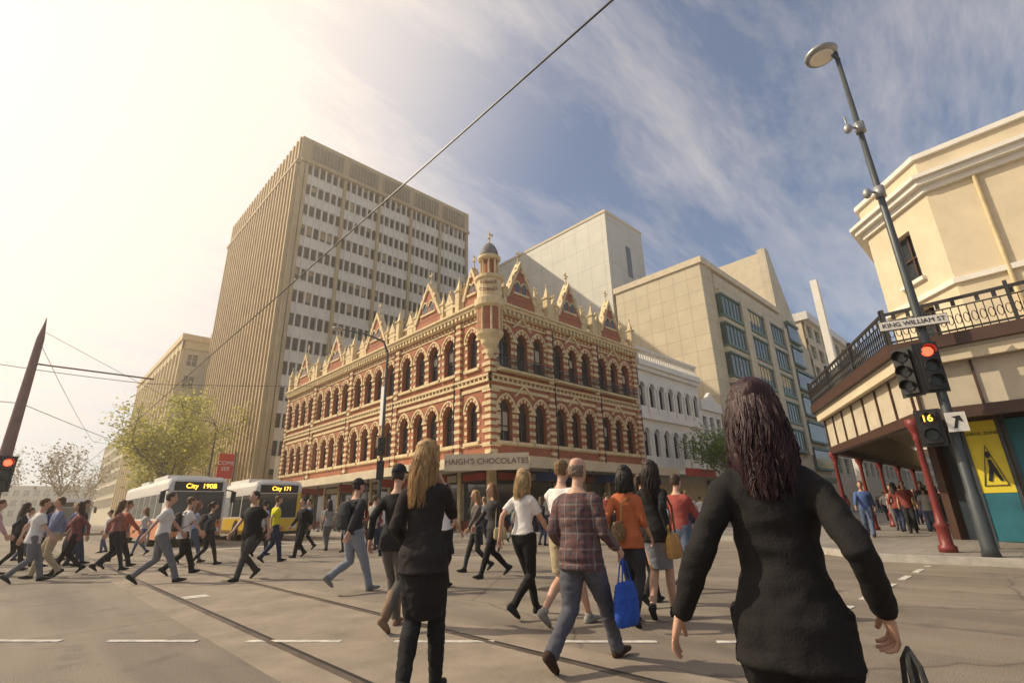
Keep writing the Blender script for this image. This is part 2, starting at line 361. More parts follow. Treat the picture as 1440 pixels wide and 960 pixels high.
o.p('window_backing','iron').box(CX+.6,CX+LR-.2,CY+.6,CY+LL-.2,4,13.4)
cr=o.p('trim','cream');z=4.5;i=0
while z<13.3:
    if not 8.4<z<9.3:
        w=.75 if i%2 else .5
        cr.box(CX-.05,CX+w,CY-.05,CY-.002,z,z+.24);cr.box(CX-.05,CX-.002,CY-.05+.052,CY+w,z,z+.24)
    z+=.42;i+=1
tc=(CX-.05,CY-.05,0)
cr=o.p('turret_trim','cream');bk=o.p('turret_brick','brick')
cr.lathe(tc,[(.05,10.3),(.25,10.6),(.3,10.9),(.55,11.25),(.6,11.5),(.85,11.8),(.9,12.0),(.8,12.02)],20)
bk.lathe(tc,[(.76,12.02),(.76,13.6)],20)
for k in range(8):
    a=k*math.pi/4+.2;x=tc[0]+.77*math.cos(a);y=tc[1]+.77*math.sin(a);cr.tube([(x,y,12.0),(x,y,13.6)],.075,6)
cr.lathe(tc,[(.8,13.6),(.98,13.75),(1.0,14.2),(.84,14.3)],20)
cr.lathe(tc,[(.82,14.3),(.82,15.55),(.95,15.65),(.95,15.85),(.6,15.9)],20)
bk.lathe(tc,[(.42,15.9),(.42,17.2)],12)
for k in range(8):
    a=k*math.pi/4;x=tc[0]+.56*math.cos(a);y=tc[1]+.56*math.sin(a);cr.tube([(x,y,15.88),(x,y,17.1)],.07,6)
cr.lathe(tc,[(.7,17.1),(.78,17.2),(.78,17.35),(.62,17.38)],20)
dm=o.p('turret_dome','slate',True);dm.lathe(tc,[(.62,17.38),(.63,17.6),(.56,17.9),(.42,18.2),(.25,18.4),(.1,18.5),(.06,18.55)],20)
cr.lathe(tc,[(.12,18.5),(.05,18.65),(.04,18.8),(.13,18.9),(.05,19.0),(.03,19.35),(.01,19.6)],8)
cr.box(tc[0]-.03,tc[0]+.35,tc[1]-.02,tc[1]+.02,19.15,19.3)
sh=o.p('shop_glass','glass');sc=o.p('shop_columns','cream')
o.p('shop_interior','interior').box(CX+.9,CX+LR-.1,CY+.9,CY+LL-.1,.15,3.9)
kk=0
for F,L in ((FL,LL),(FR,LR)):
    u=.1
    while u<L-1:
        sc.fbox(F,u,u+.3,.14,4.2,-.5,.02)
        sh.quad(F(u+.3,.7,-.3),F(u+2.8,.7,-.3),F(u+2.8,2.9,-.3),F(u+.3,2.9,-.3))
        o.p('stall_riser','red_paint').fbox(F,u+.3,u+2.8,.14,.7,-.4,-.1)
        o.p('shop_transom','brown_tr').fbox(F,u+.3,u+2.8,2.9,4.19,-.4,-.08)
        o.p('shop_sign_'+str(kk%3),('signred','soffit','signblue')[kk%3]).fbox(F,u+.5,u+2.6,3.0,3.4,-.08,-.03)
        u+=2.8;kk+=1
aw=o.p('awning','white')
aw.prism([(16.8,22.9),(20.0,19.7),(36.4,19.7),(36.4,22.5),(19.75,22.5),(19.75,56.4),(16.8,56.4)],3.55,3.78)
fa=o.p('awning_fascia','cream_l')
fa.box(16.72,16.797,22.95,56.4,3.45,3.98);fa.box(20.05,36.4,19.62,19.697,3.45,4.0)
n=Vector((-1,-1)).normalized()*.1
a=Vector((16.7,22.9));b_=Vector((20.0,19.6))
fa.prism([tuple(a),tuple(b_),tuple(b_+n),tuple(a+n)],3.35,4.25)
for y in (26,31,37,44): o.p('hanging_sign','signred').box(17.3,19.2,y,y+.12,2.9,3.4)
for x in (23,29,34): o.p('hanging_sign_blue','signblue').box(x,x+.12,20.2,22.0,2.9,3.4)
e=o.done()
text("HAIGH'S CHOCOLATES",e,'fascia_lettering',.44,(*( (a+b_)/2+n*1.3),3.82),(R(90),0,R(-45)),'mauve')
text("BEEHIVE",e,'turret_lettering',.3,(tc[0]-.62,tc[1]-.62,15.2),(R(90),0,R(-45)),'red_paint',.02)
text("CORNER",e,'turret_lettering_lower',.3,(tc[0]-.62,tc[1]-.62,14.7),(R(90),0,R(-45)),'red_paint',.02)
o=Obj('awning_posts')
for y in range(24,57,4): o.p('posts','iron').tube([(17.0,y,.14),(17.0,y,3.55)],.05,8)
for x in range(22,37,4): o.p('posts','iron').tube([(x,19.9,.14),(x,19.9,3.55)],.05,8)
o.done()
# ---------------------------------------------------------------- office tower
TX,TY,TW,TD,TH=19.8,64.0,31.2,34.0,54.6
o=Obj('office_tower',(TX,TY,0))
o.p('core_walls','tan').box(TX+.6,TX+TW-.1,TY+.6,TY+TD-.1,0,TH-.6)
FS=frame(TX,TY,1,0,0,-1);FW=frame(TX,TY,0,1,-1,0)
gl=o.p('window_glass','glass_t');gl.quad(FS(0,6,-.35),FS(TW,6,-.35),FS(TW,50.5,-.35),FS(0,50.5,-.35))
sp=o.p('spandrels','spandrel');mu=o.p('mullions','spandrel');co=o.p('columns','tan')
nf=13;fh=3.36;z0=6.6;rt=random.Random(3)
bays=5;bw=(TW-1.4)/bays
for i in range(nf):
    z=z0+i*fh;sp.fbox(FS,.9,TW-.5,z,z+1.45,-.3,.02)
    mu.fbox(FS,.9,TW-.5,z+1.45,z+1.55,-.3,.12)
    for k in range(bays*6):
        if rt.random()<.15:
            u=.9+k*bw/6+.1;h=rt.uniform(.3,1.4);o.p('blinds','tan').quad(FS(u,z+fh-h,-.34),FS(u+bw/6-.2,z+fh-h,-.34),FS(u+bw/6-.2,z+fh,-.34),FS(u,z+fh,-.34))
for k in range(bays+1):
    u=.9+k*bw;co.fbox(FS,u-.22,u+.22,0,TH-4.6,-.3,.35)
for k in range(bays):
    for j in range(1,6):
        u=.9+k*bw+j*bw/6;mu.fbox(FS,u-.09,u+.09,z0,z0+nf*fh,-.3,.16)
co.fbox(FS,0,.55,0,TH-4.6,-.4,.3)
co.fbox(FS,0,TW,z0+nf*fh-.0,z0+nf*fh+.5,-.3,.4)
tp=o.p('plant_screen','tan');tp.fbox(FS,-.1,TW,50.8,TH,-.5,.1)
for k in range(bays):
    u=.9+k*bw;o.p('plant_louvres','brownp').fbox(FS,u+.5,u+bw-.5,51.2,TH-.7,.1,.16)
    for j in range(9): co.fbox(FS,u+.5+j*(bw-1.0)/9,u+.58+j*(bw-1.0)/9,51.2,TH-.7,.16,.26)
co.fbox(FW,0,TD,5,TH,-.5,-.1)
u=.3
while u<TD:
    co.fbox(FW,u,u+.42,5,TH-4.8,-.1,.55);o.p('slot_glass','glass_t').quad(FW(u+.75,6,-.09),FW(u+1.15,6,-.09),FW(u+1.15,49,-.09),FW(u+.75,49,-.09));u+=1.36
co.fbox(FW,-.1,TD,TH-4.7,TH-4.3,-.1,.65)
u=.3
while u<TD: co.fbox(FW,u,u+.5,TH-4.3,TH,-.1,.35);u+=1.36
co.fbox(FW,-.05,TD+.1,4.2,5,-.3,.6)
o.p('podium','brownp').box(TX+.2,TX+TW-.2,TY-5,TY+TD-.2,0,4.6)
o.p('podium','brownp').box(TX+.1,TX+8,TY-7.4,TY-5.01,0,7.5)
o.p('street_awning','white').box(TX-2.8,TX-.7,TY-6,TY+TD,3.7,4.0)
o.p('street_columns','brownp').box(TX-.5,TX-.1,TY,TY+.6,0,4.2)
o.done()
# ---------------------------------------------------------------- generic block building
def punched(o,F,L,z0,z1,nu,nz,wu,wz,wall='cream_l',glass='glass',dep=.35,base=0,proud=None):
    wl=o.p('walls',wall);cu=L/nu;cz=(z1-z0)/nz
    if base<z0: wl.quad(F(0,base,0),F(L,base,0),F(L,z0,0),F(0,z0,0))
    for i in range(nz):
        za=z0+i*cz;s=za+(cz-wz)/2;t=s+wz
        wl.quad(F(0,za,0),F(L,za,0),F(L,s,0),F(0,s,0));wl.quad(F(0,t,0),F(L,t,0),F(L,za+cz,0),F(0,za+cz,0))
        for k in range(nu+1):
            a=0 if k==0 else k*cu-(cu-wu)/2;b_=L if k==nu else k*cu+(cu-wu)/2
            wl.quad(F(a,s,0),F(b_,s,0),F(b_,t,0),F(a,t,0))
        for k in range(nu):
            a=k*cu+(cu-wu)/2;b_=a+wu
            for p,q in (((a,s),(b_,s)),((b_,s),(b_,t)),((b_,t),(a,t)),((a,t),(a,s))): wl.quad(F(*p,0),F(*q,0),F(*q,-dep),F(*p,-dep))
            o.p('glass',glass).quad(F(a,s,-dep),F(b_,s,-dep),F(b_,t,-dep),F(a,t,-dep))
            fm=o.p('frames',proud or 'white')
            fm.fbox(F,(a+b_)/2-.04,(a+b_)/2+.04,s,t,-dep+.01,-dep+.07);fm.fbox(F,a,b_,(s+t)/2-.03,(s+t)/2+.03,-dep+.012,-dep+.06)
            fm.fbox(F,a-.06,b_+.06,s-.12,s,0.002,.1)
o=Obj('cream_office_block',(16,101,0))
F1=frame(16,101,0,1,-1,0);F2=frame(16,101,1,0,0,-1)
punched(o,F1,46,6,30,14,6,1.5,2.4);punched(o,F2,26,6,30,8,6,1.6,2.2)
o.p('core','cream_l').box(16.5,42,101.5,147,0,32)
for k in range(15): o.p('pilasters','cream').fbox(F1,k*46/14-.3,k*46/14+.3,0,31.5,.003,.4)
o.p('cornice','cream').box(15.4,42.4,100.4,147.4,31.5,32.6);o.p('cornice','cream').box(15.7,42.4,100.7,147.2,30,31.5)
o.p('roof_plant','brownp').box(22,34,103,112,32.6,37);o.done()
o=Obj('glass_office_block',(17.5,152,0));F1=frame(17.5,152,0,1,-1,0);F2=frame(17.5,152,1,0,0,-1)
punched(o,F1,60,4,24,20,6,2.2,2.4);punched(o,F2,20,4,24,6,6,2.2,2.4);o.p('core','cream_l').box(18,37,152.5,211,0,25);o.done()
o=Obj('distant_city_block',(-40,300,0));F2=frame(-60,300,1,0,0,-1)
punched(o,F2,160,3,15,50,3,1.8,2.4);o.p('core','cream_l').box(-60,100,301,330,0,16);o.done()
# ---------------------------------------------------------------- white arcaded building on mall
WX=CX+LR+.02
o=Obj('white_arcaded_building',(WX,CY,0));FM=frame(WX,CY,1,0,0,-1);L=11.2
for (z0,z1,sl,zs,r) in ((4.2,8.7,5.3,7.2,.42),(8.7,13.0,9.5,11.2,.42)):
    n=7
    for k in range(n):
        uc=(k+.5)*L/n;wall_arch(o.p('walls','white'),FM,k*L/n,(k+1)*L/n,z0,z1,uc,r,sl,zs,.35,1.0)
        window_fill(o,FM,uc,r,sl,zs,.35,1.0);arch_ring([o.p('trim','white')],FM,uc,zs,r,.14,.0,.1,1.0)
        o.p('trim','white').fbox(FM,k*L/n-.1,k*L/n+.1,z0+.3,zs,.0,.16)
    o.p('trim','white').fbox(FM,0,L,z1-.35,z1,.0,.3)
o.p('trim','white').fbox(FM,0,L,13.0,13.5,-.3,.5);o.p('trim','white').fbox(FM,0,L,14.5,14.75,-.3,.2)
u=.2
while u<L: o.p('trim','white').fbox(FM,u,u+.16,13.5,14.5,-.1,.08);u+=.4
o.p('core','cream_l').box(WX+.02,WX+L-.02,CY+.5,CY+24,0,14);o.p('core','cream_l').box(WX,WX+L,CY+.36,CY+.5,0,4.2)
o.p('awning','white').box(WX,WX+L,19.6,22.5,3.6,3.9);o.p('shop_sign','signred').box(WX+1,WX+6,19.5,19.59,3.5,4.1);o.done()
o=Obj('small_white_shop',(WX+L,CY,0));FM=frame(WX+L+.02,CY,1,0,0,-1);punched(o,FM,4.6,4.2,10.4,3,2,.9,1.9,'white')
o.p('core','cream_l').box(WX+L+.04,WX+L+4.6,CY+.5,CY+20,0,11);o.p('parapet','white').fbox(FM,0,4.6,10.4,11.4,-.3,.25)
o.p('parapet','white').fprism(FM,[(1,11.4),(3.6,11.4),(2.3,12.4)],-.2,.2);o.p('awning','brown_tr').box(WX+L,WX+L+4.6,19.8,22.5,3.6,3.9);o.done()
# ---------------------------------------------------------------- beige department store
BX=53.0
o=Obj('beige_department_store',(BX,CY,0))
o.p('side_wall','panel_b').box(BX,BX+24.9,CY+.8,CY+12,0,28.6)
FD=frame(BX,CY,1,0,0,-1)
pb=o.p('front_wall','panel_b');gb=o.p('window_bays','glass_g');gf=o.p('bay_frames','green')
pb.fbox(FD,0,3,0,29,-.8,0)
pb.fbox(FD,3,24.9,26,28.2,-.8,0.15);pb.fbox(FD,3,24.9,4,7.5,-.8,0)
for k,u in enumerate((3,10.5,18)):
    pb.fbox(FD,u+5.6,u+7.5 if k<2 else 24.9,7.5,26,-.8,.8)
    for j in range(5):
        z=7.6+j*3.7
        gb.fprism(FD,[(u+.2,z+.4),(u+5.4,z+.4),(u+5.4,z+2.9),(u+.2,z+2.9)],-.6,.55)
        gf.fbox(FD,u,u+5.6,z+.05,z+.4,-.7,.75);gf.fbox(FD,u,u+5.6,z+2.9,z+3.1,-.7,.75)
        pb.fbox(FD,u,u+5.6,z+3.1,z+3.7,-.7,.6)
        for q in range(6): gf.fbox(FD,u+.2+q*1.02,u+.28+q*1.02,z+.4,z+2.9,.551,.62)
        if rt.random()<.6: o.p('blinds','cream').fbox(FD,u+.4+rt.randint(0,2)*1.02,u+4.2,z+1.4,z+2.88,.552,.558)
o.p('roof_edge','cream_l').box(BX-.2,BX+25,CY-.3,CY+12.2,28.62,29.4)
o.p('shopfront','interior').box(BX,BX+24.9,CY+.3,CY+.79,.14,4);o.p('canopy','green').box(BX,BX+24.9,19.4,22.5,3.7,4.3)
o.p('sloped_roof','metalroof').add([(BX+4,CY+12.5,28),(BX+17,CY+12.5,28),(BX+17,CY+24,28),(BX+4,CY+24,28),(BX+9,CY+16,35),(BX+11,CY+16,35)],[(0,1,5,4),(1,2,5),(2,3,4,5),(3,0,4)])
o.p('sloped_roof','metalroof').add([(BX+10,CY+3,29.4),(BX+24,CY+3,29.4),(BX+24,CY+14,29.4),(BX+10,CY+14,29.4),(BX+10,CY+9,34),(BX+24,CY+9,38)],[(0,1,5,4),(1,2,5),(2,3,4,5),(3,0,4)])
o.done()
o=Obj('white_tower_block',(BX,CY+12.5,0))
o.p('walls','panel_w').box(BX,BX+9.5,CY+12.5,CY+52,0,41.8)
o.p('parapet','cream_l').box(BX-.1,BX+9.6,CY+12.4,CY+52.1,41.8,42.2)
o.p('slot_window','glass').box(BX+4.6,BX+5.8,CY+12.46,CY+12.499,33,38)
o.p('low_wing','panel_w').box(BX+9.6,BX+30,CY+14,CY+40,0,31)
o.done()
o=Obj('stepped_gable_building',(78,CY,0));FG=frame(78,CY,1,0,0,-1)
o.p('gable_front','panel_b').fprism(FG,[(0.02,0),(12,0),(12,25),(9.6,26),(3.5,36),(1.6,40),(.02,40)],-1.2,.0)
o.p('upper_wall','cream_l').box(78.02,81,CY+1.21,CY+26,0,39.4)
o.p('sloped_roof','metalroof').add([(81,CY+1.2,38),(90,CY+1.2,25.5),(90,CY+26,25.5),(81,CY+26,38),(81,CY+26,0),(90,CY+26,0),(90,CY+1.2,0)],[(0,1,2,3),(1,6,5,2)])
for j in range(6):
    z=6+j*3.8;w=9.5 if z<20 else 6.5
    o.p('window_bays','glass_g').fbox(FG,2.2,w,z,z+2.5,.0,.4);o.p('bay_frames','green').fbox(FG,2,w+.2,z+2.5,z+2.9,.0,.6)
    o.p('bay_frames','green').fbox(FG,2,w+.2,z-.3,z,.0,.6)
o.done()
o=Obj('retail_block',(91,CY,0));FH=frame(91,CY,1,0,0,-1)
punched(o,FH,50,5,31,12,7,3,2.5,'cream_l','glass_g');o.p('core','cream_l').box(91.2,141,CY+.5,CY+30,0,32)
o.p('cornice','white').box(90.9,141.3,CY-.7,CY+30,31,32.4);o.done()
o=Obj('retail_block',(142,CY,0));FH=frame(142,CY,1,0,0,-1)
punched(o,FH,80,5,22,20,5,2.4,2.2,'panel_b','glass');o.p('core','cream_l').box(142.2,221,CY+.5,CY+30,0,23);o.done()
o=Obj('mall_shop_row',(24,2.4,0));FZ=frame(41,2.4,1,0,0,1)
punched(o,FZ,133,4.5,12.5,44,2,1.3,2.1,'cream_l');o.p('core','cream_l').box(41,174,-20,1.9,0,13);o.p('shops','interior').box(41,174,1.95,2.3,.14,4.5)
o.p('verandah','white').box(41,174,2.42,5.6,4.3,4.44);o.done()
mb=MB();mb.box(44.7,45.3,9.5,10.0,.1,19);single('white_pylon',mb,'white')
# ---------------------------------------------------------------- right corner hotel with verandah
o=Obj('corner_verandah_building',(18,.5,0))
poly=[(18,-25),(18,.5),(19.9,2.4),(40,2.4)]
def seg_frames(P,side):
    out=[]
    for a,b_ in zip(P[:-1],P[1:]):
        a=Vector(a);b_=Vector(b_);d=(b_-a);L=d.length;d.normalize();n=Vector((-d.y,d.x))*side
        out.append((frame(a.x,a.y,d.x,d.y,n.x,n.y),L))
    return out
SF=seg_frames(poly,1)
wl=o.p('walls','cream_l');tr=o.p('trim','white')
def rwin(F,uc,w,z0,z1,dep=.25):
    o.p('window_glass','glass').quad(F(uc-w/2,z0,-dep),F(uc+w/2,z0,-dep),F(uc+w/2,z1,-dep),F(uc-w/2,z1,-dep))
    for p,q in (((uc-w/2,z0),(uc+w/2,z0)),((uc+w/2,z0),(uc+w/2,z1)),((uc+w/2,z1),(uc-w/2,z1)),((uc-w/2,z1),(uc-w/2,z0))): wl.quad(F(*p,0),F(*q,0),F(*q,-dep),F(*p,-dep))
    fr=o.p('window_frames','brown_tr')
    fr.fbox(F,uc-.03,uc+.03,z0,z1,-dep+.01,-dep+.06);fr.fbox(F,uc-w/2,uc+w/2,(z0+z1)/2-.03,(z0+z1)/2+.03,-dep+.012,-dep+.07)
    tr.fbox(F,uc-w/2-.1,uc+w/2+.1,z0-.12,z0-.003,.0,.12)
def wall_holes(F,L,z0,z1,holes):
    prev=0
    for (uc,w,a,b_) in sorted(holes):
        wl.quad(F(prev,z0,0),F(uc-w/2,z0,0),F(uc-w/2,z1,0),F(prev,z1,0))
        wl.quad(F(uc-w/2,z0,0),F(uc+w/2,z0,0),F(uc+w/2,a,0),F(uc-w/2,a,0));wl.quad(F(uc-w/2,b_,0),F(uc+w/2,b_,0),F(uc+w/2,z1,0),F(uc-w/2,z1,0))
        rwin(F,uc,w,a,b_);prev=uc+w/2
    wl.quad(F(prev,z0,0),F(L,z0,0),F(L,z1,0),F(prev,z1,0))
F0,L0=SF[0];F1_,L1_=SF[1];F2_,L2_=SF[2]
wall_holes(F0,L0,4.5,7.3,[(L0-3.6-k*3.8,1.1,4.7,6.8) for k in range(6)]);wall_holes(F0,L0,7.3,10.2,[(L0-3.2-k*3.8,1.0,7.9,9.5) for k in range(6)])
wall_holes(F1_,L1_,4.5,7.3,[(L1_/2,.8,4.7,6.8)]);wall_holes(F1_,L1_,7.3,10.2,[(L1_/2,.75,7.7,9.3)])
wall_holes(F2_,L2_,4.5,7.3,[(2+k*3,1.0,4.7,6.8) for k in range(6)]);wall_holes(F2_,L2_,7.3,10.2,[(2+k*3,1.0,7.9,9.4) for k in range(6)])
def offpoly(P,n):
    out=[];k=len(P)
    for i in range(k):
        ds=[]
        if i>0: d=(Vector(P[i])-Vector(P[i-1])).normalized();ds.append(Vector((-d.y,d.x)))
        if i<k-1: d=(Vector(P[i+1])-Vector(P[i])).normalized();ds.append(Vector((-d.y,d.x)))
        m_=sum(ds,Vector((0,0)));m_.normalize();m_*=n/max(.3,m_.dot(ds[0]));out.append(tuple(Vector(P[i])+m_))
    return out
def band(mb,P,z0,z1,n0,n1):
    A=offpoly(P,n0);B=offpoly(P,n1)
    for i in range(len(P)-1): mb.prism([A[i],A[i+1],B[i+1],B[i]],z0,z1)
band(tr,poly,7.0,7.15,.0,.10);band(tr,poly,10.0,10.2,.0,.12);band(tr,poly,10.2,10.38,-.2,.3);band(tr,poly,10.38,10.5,-.2,.42);band(o.p('parapet','cream_l'),poly,10.5,11.15,-.3,.03);band(tr,poly,11.15,11.3,-.35,.14)
o.p('roof','slate').prism([(18.3,-25),(18.3,.4),(20,2.1),(40,2.1),(40,-25)],10.2,10.6)
o.p('wall_downpipe','cream').tube([(17.92,-.6,4.6),(17.92,-.6,10.0)],.05,8)
band(o.p('shop_glass','glass'),poly,.14,3.2,-.3,-.2)
band(o.p('shop_beam','brown_tr'),poly,3.2,4.5,-.3,-.02)
for F,L in SF:
    u=.0
    while u<L: o.p('shop_piers','brown_tr').fbox(F,u,u+.25,.14,3.2,-.28,.02);u+=2.4
vo=[(14.7,-25),(14.7,1.9),(21.8,5.7),(40,5.7)]
bt=o.p('verandah_trim','brown_tr');so=o.p('verandah_soffit','soffit')
A=vo;B=[(18,-25),(18,.5),(19.9,2.4),(40,2.4)]
for i in range(3): so.prism([A[i],A[i+1],B[i+1],B[i]],4.45,4.6)
band(bt,vo,4.52,4.80,-.01,.14);band(o.p('verandah_fascia_light','cream_l'),vo,4.2,4.44,-.15,.0)
band(bt,vo,3.05,3.2,-.35,-.2);band(so,vo,3.2,4.2,-.3,-.25)
for F,L in seg_frames(vo,1):
    u=.3
    while u<L: bt.fbox(F,u,u+.05,3.2,4.2,-.25,-.2);u+=1.1
ir=o.p('railing','iron');RF=seg_frames(vo,1)
for F,L in RF:
    ir.fbox(F,0,L,5.55,5.62,.02,.08);ir.fbox(F,0,L,5.38,5.41,.04,.06);ir.fbox(F,0,L,4.85,4.89,.03,.07)
    u=max(0,L-14) if L>20 else 0
    while u<L:
        ir.fbox(F,u,u+.02,4.8,5.4,.035,.065)
        pts=[F(u+.065+.05*math.cos(k*math.pi/4),5.1+.12*math.sin(k*math.pi/4),.05) for k in range(9)]
        ir.tube(pts,.009,4,cap=False)
        if int(u/.13)%2==0: ir.fbox(F,u+.04,u+.12,5.42,5.54,.045,.06)
        u+=.14
    u=0
    while u<=L+.01: ir.fbox(F,u-.035,u+.035,4.8,5.72,.0,.09);u+=max(1.9,L/max(1,int(L/2.2)))
cl=o.p('verandah_columns','red_paint',True)
cpos=[(14.95,1.95),(21.9,5.45),(25.5,5.45),(29,5.45),(33,5.45),(37,5.45),(14.95,-1.9),(14.95,-5.5),(14.95,-9)]
for (x,y) in cpos:
    cl.lathe((x,y,.14),[(.17,0),(.17,.12),(.12,.16),(.12,.5),(.15,.55),(.095,.62),(.075,.9),(.062,2.4),(.09,2.45),(.062,2.5),(.10,2.62),(.15,2.75),(.15,2.9)],14)
band(bt,vo,2.95,3.05,-.38,-.16)
e=o.done()
o=Obj('check_zone_sign',(16.4,.9,.14))
o.p('board','ply').box(16.40,16.44,.62,1.22,1.35,3.0);o.p('lower_board','teal').box(16.40,16.44,.62,1.22,.3,1.34)
for y in (.58,1.24): o.p('posts','pole').box(16.38,16.46,y-.03,y+.03,.14,3.05)
bd=o.p('printed_figure','black')
Fc=frame(16.39,.92,0,-1,-1,0)
bd.fprism(Fc,[(-.03,2.1),(.03,2.1),(.09,1.85),(.14,1.62),(.09,1.6),(.02,1.82),(-.06,1.6),(-.12,1.62),(-.04,1.9)],0,.006);bd.fprism(Fc,[(-.03,2.28),(.03,2.28),(.05,2.2),(.02,2.13),(-.03,2.13),(-.05,2.2)],0,.006)
bd.fprism(Fc,[(-.2,1.52),(.2,1.52),(.2,1.5),(-.2,1.5)],0,.006);bd.fprism(Fc,[(-.22,1.5),(-.2,1.5),(.0,2.4),(-.0,2.44)],0,.006);bd.fprism(Fc,[(.22,1.5),(.2,1.5),(.0,2.4),(.0,2.44)],0,.006)
e=o.done()
text("CHECK ZONE",e,'sign_lettering',.1,(16.385,.92,2.7),(R(90),0,R(-90)),'black',.003)
o=Obj('advertising_hoarding',(16.5,-.5,.14))
o.p('panel','teal').box(16.5,16.55,-2.4,.45,.3,3.0);o.p('white_stripe','white').box(16.49,16.499,-2.2,.3,1.9,2.05);o.p('yellow_stripe','ply').box(16.49,16.499,-2.2,.3,.6,.72)
o.p('panel_picture','white').box(16.49,16.499,-.5,.2,1.1,1.7)
o.p('frame','pole').box(16.46,16.57,.45,.52,.14,3.1);o.p('frame','pole').box(16.46,16.57,-2.5,-2.42,.14,3.1);o.done()
# ---------------------------------------------------------------- poles, signals, lamps
def signal(o,x,y,z,hd,lit=0,n=3):
    a=R(hd);fx,fy=math.cos(a),math.sin(a)
    F=frame(x,y,-fy,fx,fx,fy);h=.33*n
    bk=o.p('signal_housings','black');bk.fbox(F,-.15,.15,z,z+h,-.12,.08)
    bk.fbox(F,-.22,.22,z-.06,z+h+.06,-.02,.0)
    for i in range(n):
        zc=z+h-.165-.33*i;c=Vector(F(0,zc,.08));nn=Vector((fx,fy,0))
        pts=[c,c+nn*.025]
        o.p('lit_lens','redlit').tube(pts,.105,14,ref=(0,0,1)) if (lit==i and n==3) else o.p('lenses','lens_off').tube(pts,.105,14,ref=(0,0,1))
        vs=[];k=10
        for j in range(k+1):
            t=math.pi*(-.1+1.2*j/k);vs.append(F(.13*math.cos(t),zc+.13*math.sin(t),.08));vs.append(F(.13*math.cos(t),zc+.13*math.sin(t),.08+.18))
        bk.add(vs,[(2*j,2*j+1,2*j+3,2*j+2) for j in range(k)])
o=Obj('street_lamp_with_signals',(14.1,1.2,.14))
pp=o.p('pole','pole',True);px,py=14.1,1.2
pp.tube([(px,py,.14),(px,py,.3),(px,py,1.3),(px,py,1.35),(px,py,6),(px+.02,py+.03,13.2)],[.16,.13,.12,.10,.085,.055],14)
hd_=o.p('luminaire','polel',True)
hx,hy=px-.1,py+.35
hd_.lathe((hx,hy,13.3),[(.05,-.12),(.38,-.08),(.42,0),(.38,.05),(.15,.12),(.02,.16)],24)
o.p('luminaire_glass','white').lathe((hx,hy,13.15),[(.26,0),(.3,.04)],20)
pp.tube([(px,py,12.9),(px-.02,py+.12,13.2),(hx,hy,13.35)],[.05,.045,.04],8)
for z in (10.4,8.4):
    hd_.tube([(px,py,z),(px,py,z+.3)],.12,10)
    hd_.tube([(px,py,z+.15),(px-.25,py+.2,z+.15)],.03,6);hd_.ell((px-.28,py+.22,z+.1),(.1,.1,.14),8,6)
hd_.tube([(px-.28,py+.22,10.5),(px-.28,py+.22,10.9)],.025,6)
signal(o,px-.35,py+.02,3.45,200,0);signal(o,px-.2,py+.45,3.45,165,-1);signal(o,px-.30,py+.32,2.35,185,-1,2)
bk=o.p('signal_housings','black');bk.tube([(px,py,3.9),(px-.3,py,3.9)],.03,6);bk.tube([(px,py,2.7),(px-.25,py+.3,2.7)],.03,6);bk.tube([(px,py,4.2),(px-.18,py+.42,4.2)],.03,6)
Fw=frame(px-.25,py-.12,-math.sin(R(200)),math.cos(R(200)),math.cos(R(200)),math.sin(R(200)))
o.p('turn_sign','white').fbox(Fw,-.17,.17,2.55,2.95,0,.02)
o.p('turn_sign_symbol','black').fprism(Fw,[(-.08,2.62),(-.02,2.62),(.03,2.78),(.10,2.74),(.07,2.88),(-.07,2.86),(-.01,2.82)],.02,.026)
e=o.done()
text("16",e,'countdown_digits',.2,(px-.45,py+.32,2.86),(R(90),0,R(-85)),'amberlit',.004)
o=Obj('street_name_sign',(13.9,1.2,5.0))
F=frame(13.85,1.3,math.cos(R(-70)),math.sin(R(-70)),-math.cos(R(20)),-math.sin(R(20)))
o.p('plate','white').fbox(F,-.62,.62,4.92,5.12,0,.03);o.p('bracket','pole').fbox(F,-.05,.05,4.95,5.08,-.2,-.001)
o.p('border','pole').fbox(F,-.64,.64,4.90,5.14,-.02,-.0);e=o.done()
text("KING WILLIAM ST",e,'sign_lettering',.145,F(0,5.02,.035),(R(90),0,R(-70)),'black',.003)
def curved_lamp(x,y,h,ax,ay,name='street_lamp'):
    o=Obj(name,(x,y,.14));p_=o.p('pole','pole',True)
    p_.tube([(x,y,.14),(x,y,1.2),(x,y,h-1),(x+ax*.1,y+ay*.1,h-.2),(x+ax*.5,y+ay*.5,h+.15),(x+ax,y+ay,h+.25)],[.12,.11,.08,.07,.05,.045],10)
    o.p('luminaire','polel',True).ell((x+ax*1.12,y+ay*1.12,h+.24),(.35,.35,.1),12,6)
    return o
o=curved_lamp(15.6,27.9,12.1,-2.8,.8);signal(o,15.4,27.6,3.2,235,-1);signal(o,15.4,27.6,4.6,235,-1)
bn=o.p('banner','white');bn.box(15.68,15.7,28.0,28.6,6.5,9);o.done()
curved_lamp(15.6,67.6,12.1,-3.0,.6).done();curved_lamp(15.6,107,12.1,-3,.6).done()
o=Obj('tram_catenary_pole',(-.57,23.3,0));p_=o.p('mast','mauve',True);x,y=-.57,23.3
p_.tube([(x,y,0),(x,y,.6),(x,y,3.2),(x,y,7.3),(x,y,8.1)],[.22,.19,.17,.11,.01],12)
p_.tube([(x,y,3.1),(x,y,3.25)],.24,12);signal(o,x+.1,y-.3,2.2,-80,0)
p_.tube([(x,y,6.4),(x+3.5,y,6.4)],.03,6);o.done()
o=Obj('traffic_signal_post',(14.6,21.8,.14));o.p('post','pole').tube([(14.9,21.8,.14),(14.9,21.8,3.3)],.06,10);signal(o,14.7,21.6,2.3,225,-1);o.done()
